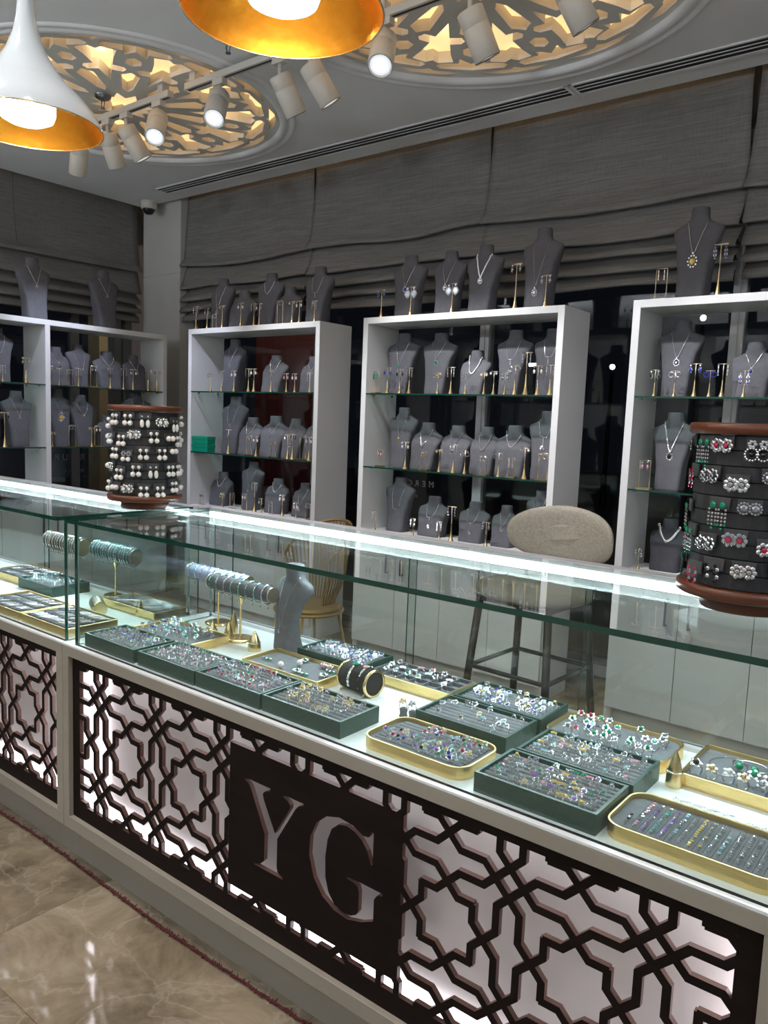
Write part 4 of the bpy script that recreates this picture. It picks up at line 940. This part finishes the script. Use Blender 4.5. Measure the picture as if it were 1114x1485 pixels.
# rounded gold tray of rows of small studs
gold_tray('rounded gold tray of tiny stud earrings in rows, right front', -.462, -.185, 1.206, 1.362, 0)
mp_ = MB()
for k in range(16): x = -.440+.238*(k+.5)/16; mp_.box(x-.0070, x+.0070, 1.225, 1.345, .695, .6985)
tag(mp_.build('velvet_rolls', 'velvet_grey'), 'grey velvet rolls holding tiny studs in the right front gold tray', 'velvet rolls')
def stud_me(g):
    b = MB(); b.gem((0, 0, .0034), .0033, 0, None, .6, 6).tube([(0, 0, .003), (0, 0, -.001)], .0008, 4, 1)
    return b.data('stud', [g, 'silver'])
SM = {g: stud_me(g) for g in ('diamond', 'pink', 'onyx', 'amethyst', 'aqua', 'citrine', 'emerald', 'teal')}
rnd = random.Random(5)
for k in range(16):
    x = -.440+.238*(k+.5)/16
    g = ['onyx', 'pink', 'amethyst', 'teal', 'amethyst', 'aqua', 'diamond', 'citrine', 'citrine', 'diamond', 'aqua', 'diamond', 'diamond', 'diamond', 'diamond', 'teal'][k]
    for j in range(13):
        if (k in (10, 14) and j > 8) or (k == 0 and j > 4): continue
        o = put('stud_earring', SM[g if rnd.random() < .5 else 'diamond'], None, 0, (x+rnd.uniform(-.001, .001), 1.230+.110*(j+.5)/13, .6995), rnd.random())
        nm = [m_.name for m_ in o.data.materials][0]
        tag(o, 'tiny %s stud earring, %s from front in %s row, front gold tray' % (CW[nm], ORD[j], (ORD+['sixteenth'])[k]), 'stud earring', 'tiny studs in the right front gold tray')
# gold edged velvet tray at the right with bangle and large pieces
gold_tray('gold edged velvet tray with bangle and large rings at right edge', -.425, -.140, 1.488, 1.672, 0, rad=.006)
for x, y, g, s, nm in ((-.405, 1.525, 'onyx', 1.3, 'black'), (-.375, 1.522, 'gold', 1.2, 'gold'), (-.345, 1.528, 'pearl', 1.2, 'pearl'), (-.318, 1.520, 'gold', 1.25, 'yellow gold'), (-.305, 1.545, 'emerald', 1.3, 'green'), (-.275, 1.535, 'ruby', 1.5, 'red'), (-.262, 1.560, 'diamond', 1.5, 'clear'), (-.285, 1.515, 'diamond', 1.2, 'white')):
    tag(put('cocktail_ring', ring_me('flower', g), None, 0, (x, y, .7055), .3, s), 'large silver flower ring with %s centre on right gold edged tray' % nm, 'ring', 'large rings on the right tray')
t = thing('bangle', 'silver bangle with two green balls on right gold edged tray', 'bangle', (-.325, 1.615, .702))
MB().tube([(.034*cos(R_(-60+a*300/24)), .024*sin(R_(-60+a*300/24)), .003) for a in range(25)], .0018, 6).build('band', 'silver', t)
for k in (-1, 1): MB().ball((.014*k-.004, -.020, .006), .0078, 0, 12, 8).build('stone', 'emerald', t)
tag(MB().tube([(-.365+.035*cos(a*PI/14), 1.60+.05*sin(a*PI/14), .6985) for a in range(28)], .0008, 4, closed=True).build('wire_necklace', 'silver'), 'thin silver wire necklet lying on right gold edged tray', 'necklace')
for k, (x0, y0, n) in enumerate(((-.41, 1.405, 20), (-.30, 1.392, 18))):
    b = MB(); rr = random.Random(k)
    for j in range(3):
        for i in range(n): b.gem((x0+.0052*i, y0+.011*j+.003*sin(i*1.3+j)-.0014*i*0, ZD+.003), .0024, 0, None, .6, 5)
    b.tube([(x0, y0, ZD+.0025), (x0+.0052*n, y0, ZD+.0025)], .0012, 4).tube([(x0, y0+.022, ZD+.0025), (x0+.0052*n, y0+.022, ZD+.0025)], .0012, 4)
    tag(b.build('chain_bracelet', 'silver'), ('wide silver stone bracelet lying beside the gold cone', 'wide silver stone bracelet lying behind the stud tray at right edge')[k], 'bracelet')
# pearl brooches on the gold edged tray
for i, (x, y, kd) in enumerate(((-1.50, 1.43, 'flat'), (-1.42, 1.49, 'flower'), (-1.405, 1.455, 'pearl'), (-1.43, 1.41, 'pearl'), (-1.345, 1.485, 'shell'), (-1.322, 1.485, 'shell'), (-1.375, 1.415, 'flower'), (-1.345, 1.408, 'leaf'), (-1.30, 1.435, 'flower'), (-1.305, 1.47, 'leaf'))):
    b = MB(); z = .698
    if kd == 'pearl': b.ball((x, y, z+.009), .0085, 1, 12, 8).gem((x+.008, y, z+.006), .004, 0)
    elif kd == 'shell':
        for k in range(7): b.ball((x+.003*k-.009, y, z+.008), .009-.0012*abs(k-3), 2 if k % 2 else 0, 8, 6, None, .35, 1.1, .9)
    elif kd == 'flower':
        for k in range(6): b.ball((x+.009*cos(k), y+.009*sin(k), z+.005), .005, 0, 6, 4, None, 1, 1, .6)
        b.ball((x, y, z+.007), .004, 3, 8, 5)
    else:
        for k in range(6): b.ball((x+.006*k-.016, y+.002*sin(k*2), z+.004), .0042, 3 if k % 2 else 0, 6, 4, None, 1.2, .8, .7)
    b.tube([(x-.006, y, z), (x+.006, y, z)], .0012, 4)
    tag(b.build('brooch', ['silver', 'pearl', 'pink', 'emerald']), '%s brooch, %s from left on the gold edged brooch tray' % ({'flat': 'silver bar', 'shell': 'pink striped shell', 'leaf': 'green leaf', 'pearl': 'round pearl', 'flower': 'silver flower'}[kd], ORD[i]), 'brooch', 'brooches on the gold edged tray')
# bracelet pillow
t = thing('bracelet_pillow', 'black velvet bracelet pillow with gold ends beside compartment tray', 'bracelet pillow', (-1.195, 1.455, ZD), R_(-8))
T = Matrix.Translation((0, 0, .034)) @ Matrix.Rotation(PI/2, 4, 'Y') @ Matrix.Translation((0, 0, -.05))
MB().lathe([(.027, 0), (.033, .003), (.033, .097), (.027, .100)], 28, T=T).build('roll', 'black_velvet', t)
for z in (-.003, .097): MB().lathe([(.0295, z), (.0345, z), (.0345, z+.006), (.0295, z+.006)], 24, T=T, cap=False).build('end_ring', 'gold', t)
for z in (.010, .090): MB().tube([(-.05+z, .03*sg, .0) if q == 0 else (-.05+z, .022*sg, .012) for sg in (-1, 1) for q in ((0, 1) if sg < 0 else (1, 0))], .002, 5).build('foot', 'gold', t)
for k, xk in enumerate((-.012, .022)):
    b = MB()
    for i in range(26): a = R_(-20+220*i/25); b.gem((0, 0, 0), .0046 if i % 2 else .003, 0, Matrix.Translation((-1.195+xk, 1.455+.0345*cos(a), ZD+.034+.0345*sin(a))) @ Matrix.Rotation(a-PI/2, 4, 'X'))
    b.gem((0, 0, 0), .009, 1, Matrix.Translation((-1.195+xk, 1.450, ZD+.0705)))
    tag(b.build('bracelet', ['silver', ('emerald', 'pink')[k]]), ('sparkling silver bracelet with green stone on black pillow', 'sparkling silver bracelet with pale pink stone on black pillow')[k], 'bracelet')
# ring cones and knobs
def cone(x, y, h, r, label, extra=None):
    t = thing('ring_cone', label, 'ring holder', (x, y, ZD), 0, 'gold ring cones in the counters')
    MB().lathe([(r, 0), (r, .004), (r*.92, h*.35), (r*.5, h*.75), (.0012, h)], 20).build('cone', 'gold', t)
    if extra: tag(MB().tube([(x+r*.86*cos(a*PI/8), y+r*.86*sin(a*PI/8), ZD+h*.42) for a in range(16)], .0016, 5, closed=True).gem((x-r*.5, y-r*.8, ZD+h*.42), .005).build('ring', extra), 'small silver ring slipped over the '+label.split(' ring cone')[0]+' cone', 'ring')
cone(-.430, 1.480, .070, .0165, 'tall gold ring cone between the right trays', 'silver')
cone(-2.19, 1.505, .050, .016, 'single gold ring cone at far left of long counter')
cone(-1.833, 1.515, .046, .017, 'leftmost squat gold ring cone of the group beside the bust', 'silver')
cone(-1.782, 1.535, .050, .016, 'middle squat gold ring cone of the group beside the bust')
cone(-1.818, 1.585, .072, .015, 'tall pointed gold ring cone of the group beside the bust')
cone(-1.636, 1.506, .056, .020, 'gold ring cone standing directly before the grey bust', 'silver')
for x, g, lab in ((-1.018, 'gold', 'gold'), (-.992, 'silver', 'silver')):
    t = thing('ring_holder', 'small grey knob carrying a %s ring behind rounded gold tray' % lab, 'ring holder', (x, 1.400, ZD))
    MB().lathe([(.010, 0), (.008, .008), (.010, .018), (.004, .022)], 14).build('knob', 'velvet_grey', t)
    tag(put('ring', ring_me('flower', g), None, 0, (x, 1.398, ZD+.026), .2, 1.1), 'large %s ring sitting on a grey knob behind rounded gold tray' % lab, 'ring')
# bust inside the counter
CURVED = Bust([(0, .052, .050, -.012, 3.2), (.006, .054, .051, -.012, 3.2), (.06, .055, .040, -.018, 3.2), (.14, .062, .030, -.020, 3.0), (.20, .078, .034, -.008, 2.6), (.245, .100, .040, .012, 2.4), (.264, .104, .036, .020, 2.2),
             (.278, .094, .033, .020, 2.1), (.290, .062, .034, .018, 2), (.302, .044, .036, .016, 2), (.318, .040, .037, .014, 2), (.344, .042, .038, .010, 2), (.35, .041, .037, .010, 2)], .35, 'curved')
BM[('curved', 'bust_grey')] = CURVED.mesh('bust_grey')
bust((-1.572, 1.590, ZD), R_(-14), .250, .185, 'grey necklace bust standing inside the long glass counter', None, 'bust_grey', V(.62, 'diamond', .006, .0011), 'thin silver necklace with small drop on the bust inside the counter', None, CURVED)
# bracelet bars
def bar(x, y, z, L, r, mt, label, bangles, glabel, nb, rz=0, pole=True):
    t = thing('bracelet_bar', label, 'bracelet stand', (x, y, ZD), rz, 'bracelet T-bars in the counters')
    h = z-ZD
    MB().lathe([(.042, 0), (.042, .006), (.038, .008), (.036, .0085)], 28).build('disc_base', 'gold', t)
    MB().lathe([(.0045, .008), (.003, .02), (.003, h-r-.030), (.008, h-r-.018), (.013, h-r+.002)], 12).build('pole', 'gold', t)
    T = Matrix.Translation((-L/2, 0, h)) @ Matrix.Rotation(PI/2, 4, 'Y')
    MB().lathe([(r*.9, 0), (r, .003), (r, L-.003), (r*.9, L)], 24, T=T).build('roll', mt, t)
    for z_ in (-.003, L-.001): MB().lathe([(r*.96, z_), (r*.96, z_+.004)], 24, T=T).build('end_cap', 'champagne', t)
    rnd = random.Random(nb*7+len(label)); c, s_ = cos(rz), sin(rz)
    me = {}
    for k in range(nb):
        u = -L/2+L*(k+.6)/(nb+.2)
        g = bangles[k % len(bangles)]
        if g not in me:
            m_ = MB(); R2 = r+.0035
            for i in range(22): a = 2*PI*i/22; m_.gem((0, 0, 0), .0036, 0, Matrix.Translation((0, R2*cos(a), R2*sin(a)*1.06-.0015)) @ Matrix.Rotation(a-PI/2, 4, 'X'), .5, 5)
            m_.tube([(0, R2*cos(i*PI/9), R2*1.06*sin(i*PI/9)-.0015) for i in range(18)], .0018, 4, 1, closed=True)
            m_.tube([(0, 0, -R2-.002), (0, .002, -R2-.014)], .0012, 4, 1).ball((0, .002, -R2-.016), .0022, 0, 6, 4)
            me[g] = m_.data('bracelet', [g, 'silver'])
        o = put('bracelet', me[g], None, 0, (x+u*c, y+u*s_, z), rz+rnd.uniform(-.12, .12))
        tag(o, '%s stone bracelet, %s from left on %s' % (CW[g], ORD[k], glabel), 'bracelet', 'bracelets on '+glabel)
bar(-1.935, 1.622, .836, .285, .0225, 'bangle_lavender', 'gold T-bar with lavender roll of bracelets, left one in long counter', ['diamond', 'aqua', 'diamond', 'diamond'], 'the lavender bar of the long counter', 9)
bar(-1.745, 1.548, .840, .270, .0235, 'bust_grey', 'gold T-bar with grey roll and green bracelets beside the bust', ['emerald', 'diamond', 'diamond', 'teal', 'emerald', 'emerald', 'teal', 'diamond'], 'the grey bar beside the bust', 8)
bar(-2.48, 1.600, .842, .250, .0290, 'bust_grey', 'gold T-bar crowded with teal bracelets at right end of left counter', ['teal', 'aqua', 'teal', 'diamond'], 'the teal bar in the left counter', 15)
bar(-2.78, 1.580, .842, .250, .0290, 'bust_grey', 'gold T-bar crowded with yellow bracelets in the left counter', ['citrine', 'diamond'], 'the yellow bar in the left counter', 14)
# left counter trays of bracelets on rolls
def bracelet_tray(short, label, x0, x1, y0, y1, n, seed, zt=.706):
    gold_tray('gold edged tray of silver bracelets: '+label, x0, x1, y0, y1, 0, zt, rad=.006)
    rnd = random.Random(seed); m = MB()
    for k in range(n):
        for j in range(3):
            x = x0+.018+(x1-x0-.036)*(k+.5)/n; y = y0+.012+(y1-y0-.024)*(j+.5)/3
            L = (y1-y0)/3*.46; T = Matrix.Translation((x, y, zt-.0075)) @ Matrix.Rotation(R_(-38), 4, 'Z')
            m.box(-.006, .006, -L, L, -.001, .006, 0, T)
    tag(m.build('velvet_rolls', 'velvet_grey'), 'grey velvet rolls under the bracelets of '+short, 'velvet rolls')
    b = MB()
    for i in range(9): b.gem((0, -.017+.0043*i, .002), .0032, 0, None, .6, 5)
    b.tube([(0, -.021, .001), (0, .021, .001)], .0012, 4)
    me = b.data('bracelet', ['silver'])
    for k in range(n):
        for j in range(3):
            if rnd.random() < .12: continue
            x = x0+.018+(x1-x0-.036)*(k+.5)/n; y = y0+.012+(y1-y0-.024)*(j+.5)/3
            tag(put('bracelet', me, None, 0, (x, y, zt+.0002), R_(-38+rnd.uniform(-8, 8))), 'silver stone bracelet, %s from left, %s row of %s' % (ORD[k], ('front', 'middle', 'back')[j], short), 'bracelet', 'bracelets of '+short)
bracelet_tray('front right bracelet tray', 'at front right of the left counter', -2.375, -2.110, 1.196, 1.372, 11, 1)
bracelet_tray('front left bracelet tray', 'at front left, cut by the left edge', -2.665, -2.385, 1.196, 1.372, 11, 2)
bracelet_tray('rear left bracelet tray', 'at the rear left, cut by left edge', -3.12, -2.815, 1.445, 1.62, 10, 3)
bracelet_tray('bracelet tray behind cone', 'behind the gold cone, seen through both end panes', -2.392, -2.095, 1.492, 1.620, 11, 4)
t = thing('bracelet_roll', 'fat dark roll with gold end wound in thin chains, left counter', 'bracelet roll', (-2.32, 1.430, ZD), R_(-25))
T = Matrix.Translation((-.055, 0, .022)) @ Matrix.Rotation(PI/2, 4, 'Y')
MB().lathe([(.021, 0), (.0225, .003), (.0225, .10), (.021, .103)], 24, T=T).build('roll', 'gunmetal', t)
MB().lathe([(.023, .100), (.023, .114)], 24, T=T).build('end_cap', 'gold', t)
for k in range(6): MB().tube([(-.045+.016*k+.006*sin(a*PI/8), .0228*cos(a*PI/8), .022+.0228*sin(a*PI/8)) for a in range(16)], .0012, 4, closed=True).build('chain', 'champagne', t)

# ------------------------------------------------------------------ rotating earring displays
def spinner(x, y, label, word, seed, gems, mode):
    t = thing('earring_spinner', label, 'earring display', (x, y, 1.046))
    MB().lathe([(.072, 0), (.074, .003), (.074, .022), (.070, .025)], 40).build('foot', 'spinner_wood', t)
    MB().lathe([(.112, .026), (.116, .029), (.116, .043), (.112, .046)], 48).build('base_disc', 'spinner_wood', t)
    MB().lathe([(.110, .305), (.114, .308), (.114, .321), (.110, .324)], 48).build('top_disc', 'spinner_wood', t)
    tiers = 5; z0, z1 = .0465, .3045; hh = (z1-z0)/10; NS = 13
    for k in range(10):   # ten padded bands, each a little over the next
        r0 = .0985
        MB().lathe([(r0-.002, z0+hh*k+.0003), (r0+.001, z0+hh*k+.0010), (r0+.0005, z0+hh*(k+1)-.0012), (r0-.002, z0+hh*(k+1)-.0003)], 28, smooth=False).build('padded_band', 'spinner_fabric', t)
    rnd = random.Random(seed); view = math.atan2(-y, -x)
    tabm = MB(); X = Matrix.Rotation(PI/2, 4, 'X')
    tabm.prism([(-.019, .008), (-.017, -.012), (.017, -.012), (.019, .008)], 0, .0025, 0, X).tube([(-.019, -.001, .008), (.019, -.001, .008)], .0014, 5)
    tm = tabm.data('tab', ['tab_fabric'])
    def em(kind, g1, g2):
        key = (mode, kind, g1, g2)
        if key in EM: return EM[key]
        b = MB(); P = lambda u, v, d=.004: Matrix.Translation((u, -d, v)) @ X
        if kind == 'pearl': b.ball((0, -.005, 0), .0046, 1, 10, 6).tube([(0, -.004, -.004), (0, -.004, -.012)], .0010, 4).ball((0, -.006, -.018), .0066, 1, 12, 8)
        elif kind == 'single': b.ball((0, -.006, -.002), .0072, 1, 12, 8)
        elif kind == 'bow':
            for a in range(6): b.gem((0, 0, 0), .0028, 0, P(.005*cos(a), .005*sin(a)))
            b.ball((0, -.006, -.014), .0062, 1, 12, 8)
        elif kind == 'tear': b.gem((0, 0, 0), .003, 0, P(0, 0)).ball((0, -.005, -.018), .0055, 1, 10, 7, None, 1, .8, 1.9)
        elif kind == 'flower':
            for a in range(7): b.gem((0, 0, 0), .0042, 0, P(.0080*cos(a*.9), .0080*sin(a*.9)-.004))
            b.gem((0, 0, 0), .0045, 1, P(0, -.004, .007))
        elif kind == 'sun':
            for a in range(14): b.ball((.0095*cos(a*.449), -.004, -.016+.0095*sin(a*.449)), .0022, 0, 6, 4, None, 1, .6, 1)
            b.ball((0, -.005, -.016), .004, 1, 8, 5); 
            for a in range(6): b.gem((0, 0, 0), .003, 0, P(.0045*cos(a), .0045*sin(a)))
        elif kind == 'chandelier':
            b.gem((0, 0, 0), .0055, 1, P(0, 0))
            for u in (-.006, 0, .006):
                for q in range(5): b.gem((0, 0, 0), .0024, 0 if q < 4 else 1, P(u, -.008-.006*q-(.006 if u == 0 else 0)))
        elif kind == 'round':
            b.gem((0, 0, 0), .0065, 1, P(0, -.002, .006))
            for a in range(12): b.gem((0, 0, 0), .0022, 0, P(.0085*cos(a*.5236), .0085*sin(a*.5236)-.002))
        elif kind == 'leaf':
            for a in range(5): b.gem((0, 0, 0), .0040, a % 2, P(.004*(a % 2)-.002, -.006*a), .5, 5)
        EM[key] = b.data('earring', [g1, g2]); return EM[key]
    todo = []
    for ti in range(tiers):
        zt = z1-hh*2*ti-.010
        for s_ in range(NS):
            a = view+2*PI*(s_+.5*(ti % 2))/NS+rnd.uniform(-.07, .07)
            da = (a-view+PI) % (2*PI)-PI
            if abs(da) > 1.75 or rnd.random() < .04: continue
            zz = zt-(rnd.random() < .3)*.012
            rz = a+PI/2
            ta = put('tab', tm, t, 0, (.1005*cos(a), .1005*sin(a), zz), rz)
            kind, g1, g2 = rnd.choice(gems)
            me = em(kind, g1, g2)
            todo.append((ti, da, kind, me, a, zz))
    for ti in range(tiers):
        for q, (_, da, kind, me, a, zz) in enumerate(sorted(v for v in todo if v[0] == ti)):
            rr = .1045
            for side in (-1, 1):
                o = put('earring', me, None, 0, (x+rr*cos(a)-side*.0088*sin(a), y+rr*sin(a)+side*.0088*cos(a), 1.046+zz-.004), a+PI/2, 1.05 if mode else 1.2)
                tag(o, '%s earring, %s of %s pair from left, %s tier of %s spinner' % ({'pearl': 'pearl drop', 'single': 'round pearl', 'bow': 'sparkling pearl', 'tear': 'teardrop', 'flower': 'flower', 'sun': 'sunburst', 'chandelier': 'chandelier', 'round': 'round halo', 'leaf': 'leaf'}[kind], 'left' if side < 0 else 'right', ORD[q], ORD[ti], word), 'earring', 'earrings on the %s spinner' % word)
spinner(-2.145, 1.490, 'round rotating display of pearl earrings on left end of counter', 'left', 11, [('pearl', 'silver', 'pearl')]*4+[('single', 'silver', 'pearl'), ('bow', 'diamond', 'pearl'), ('bow', 'diamond', 'pearl'), ('tear', 'silver', 'pearl'), ('flower', 'silver', 'pearl')], 0)
spinner(-.335, 1.475, 'round rotating display of coloured gem earrings at right edge', 'right', 12, [('flower', 'silver', 'diamond'), ('flower', 'silver', 'ruby'), ('sun', 'silver', 'onyx'), ('chandelier', 'diamond', 'emerald'), ('round', 'diamond', 'onyx'), ('leaf', 'ruby', 'silver'), ('flower', 'diamond', 'ruby'), ('chandelier', 'diamond', 'ruby'), ('leaf', 'citrine', 'diamond'), ('round', 'diamond', 'diamond'), ('leaf', 'onyx', 'silver')], 1)

# ------------------------------------------------------------------ seats behind the counter
t = thing('bar_stool', 'bar stool with rounded beige fabric back and black metal legs', 'stool', (-1.345, 2.66, 0), R_(-3))
def cushion(a, b, h, n, T, e=2.4):
    rings = []
    for k in range(17):
        th_ = -PI/2+PI*k/16; q = math.copysign(abs(sin(th_))**.85, sin(th_)); s_ = max(.02, cos(th_))**.30
        rings.append([(a*s_*math.copysign(abs(cos(2*PI*i/n))**(2/e), cos(2*PI*i/n)), b*s_*math.copysign(abs(sin(2*PI*i/n))**(2/e), sin(2*PI*i/n)), q*h) for i in range(n)])
    return MB().loft(rings, 0, T)
cushion(.222, .205, .032, 40, Matrix.Translation((0, 0, .735)), 2.2).build('seat', 'stool_fabric', t)
bb = MB(); n = 40; rings = []
for k in range(17):
    th_ = -PI/2+PI*k/16; q = sin(th_); s_ = max(.02, cos(th_))**.30
    r_ = []
    for i in range(n):
        a = 2*PI*i/n; X_ = .232*s_*math.copysign(abs(cos(a))**(2/2.5), cos(a)); Z_ = .108*s_*math.copysign(abs(sin(a))**(2/2.5), sin(a))
        r_.append((X_, .235-1.5*X_*X_+q*.026, .925+Z_+.012*(1 if Z_ > 0 else 0)*(1-abs(X_)/.232)))
    rings.append(r_)
bb.loft(rings).build('backrest', 'stool_fabric', t)
for sx in (-1, 1):
    MB().tube([(sx*.15, .17, .71), (sx*.15, .21, .80), (sx*.15, .205, .90)], .011, 8).build('back_support', 'black_metal', t)
    for sy in (-1, 1): MB().tube([(sx*.145, sy*.145, .715), (sx*.195, sy*.205, 0)], .0150, 8).build('leg', 'black_metal', t)
    MB().tube([(sx*.164, -.168, .44), (sx*.164, .168, .44)], .009, 8).build('side_rail', 'black_metal', t)
for yy in (-.168, .168): MB().tube([(-.164, yy, .44), (.164, yy, .44)], .009, 8).build('foot_rail', 'black_metal', t)
MB().box(-.16, .16, -.15, .15, .694, .706).build('seat_plate', 'black_metal', t)
t = thing('wire_chair', 'golden wire chair with rounded fan back behind the counter', 'chair', (-2.52, 2.66, 0), R_(-12), None, (.84, .84, 1.0))
for k in range(31):
    u = -1+2*k/30; a = u*1.9
    bx_, by_ = .115*sin(a*.9), .03+.105*cos(a*.9)
    tx, ty = .215*sin(a), .03+.20*cos(a)*1.0
    zt = .865-.17*abs(u)**2.2
    MB().tube([(bx_, by_, .455), ((bx_+tx)*.55, (by_+ty)*.55, .60), (tx, ty, zt)], .0042, 5).build('rod', 'rattan_gold', t)
MB().tube([(.215*sin(1.9*(-1+2*k/40)), .03+.20*cos(1.9*(-1+2*k/40)), .865-.17*abs(-1+2*k/40)**2.2) for k in range(41)], .008, 6).build('top_rim', 'rattan_gold', t)
MB().tube([(.200*cos(k*PI/16), .19*sin(k*PI/16), .452) for k in range(32)], .008, 6, closed=True).build('seat_ring', 'rattan_gold', t)
cushion(.185, .175, .022, 32, Matrix.Translation((0, 0, .465)), 2.1).build('seat_cushion', 'rattan_gold', t)
for sx in (-1, 1):
    for sy in (-1, 1): MB().tube([(sx*.12, sy*.12, .448), (sx*.20, sy*.21, 0)], .009, 6).build('leg', 'rattan_gold', t)
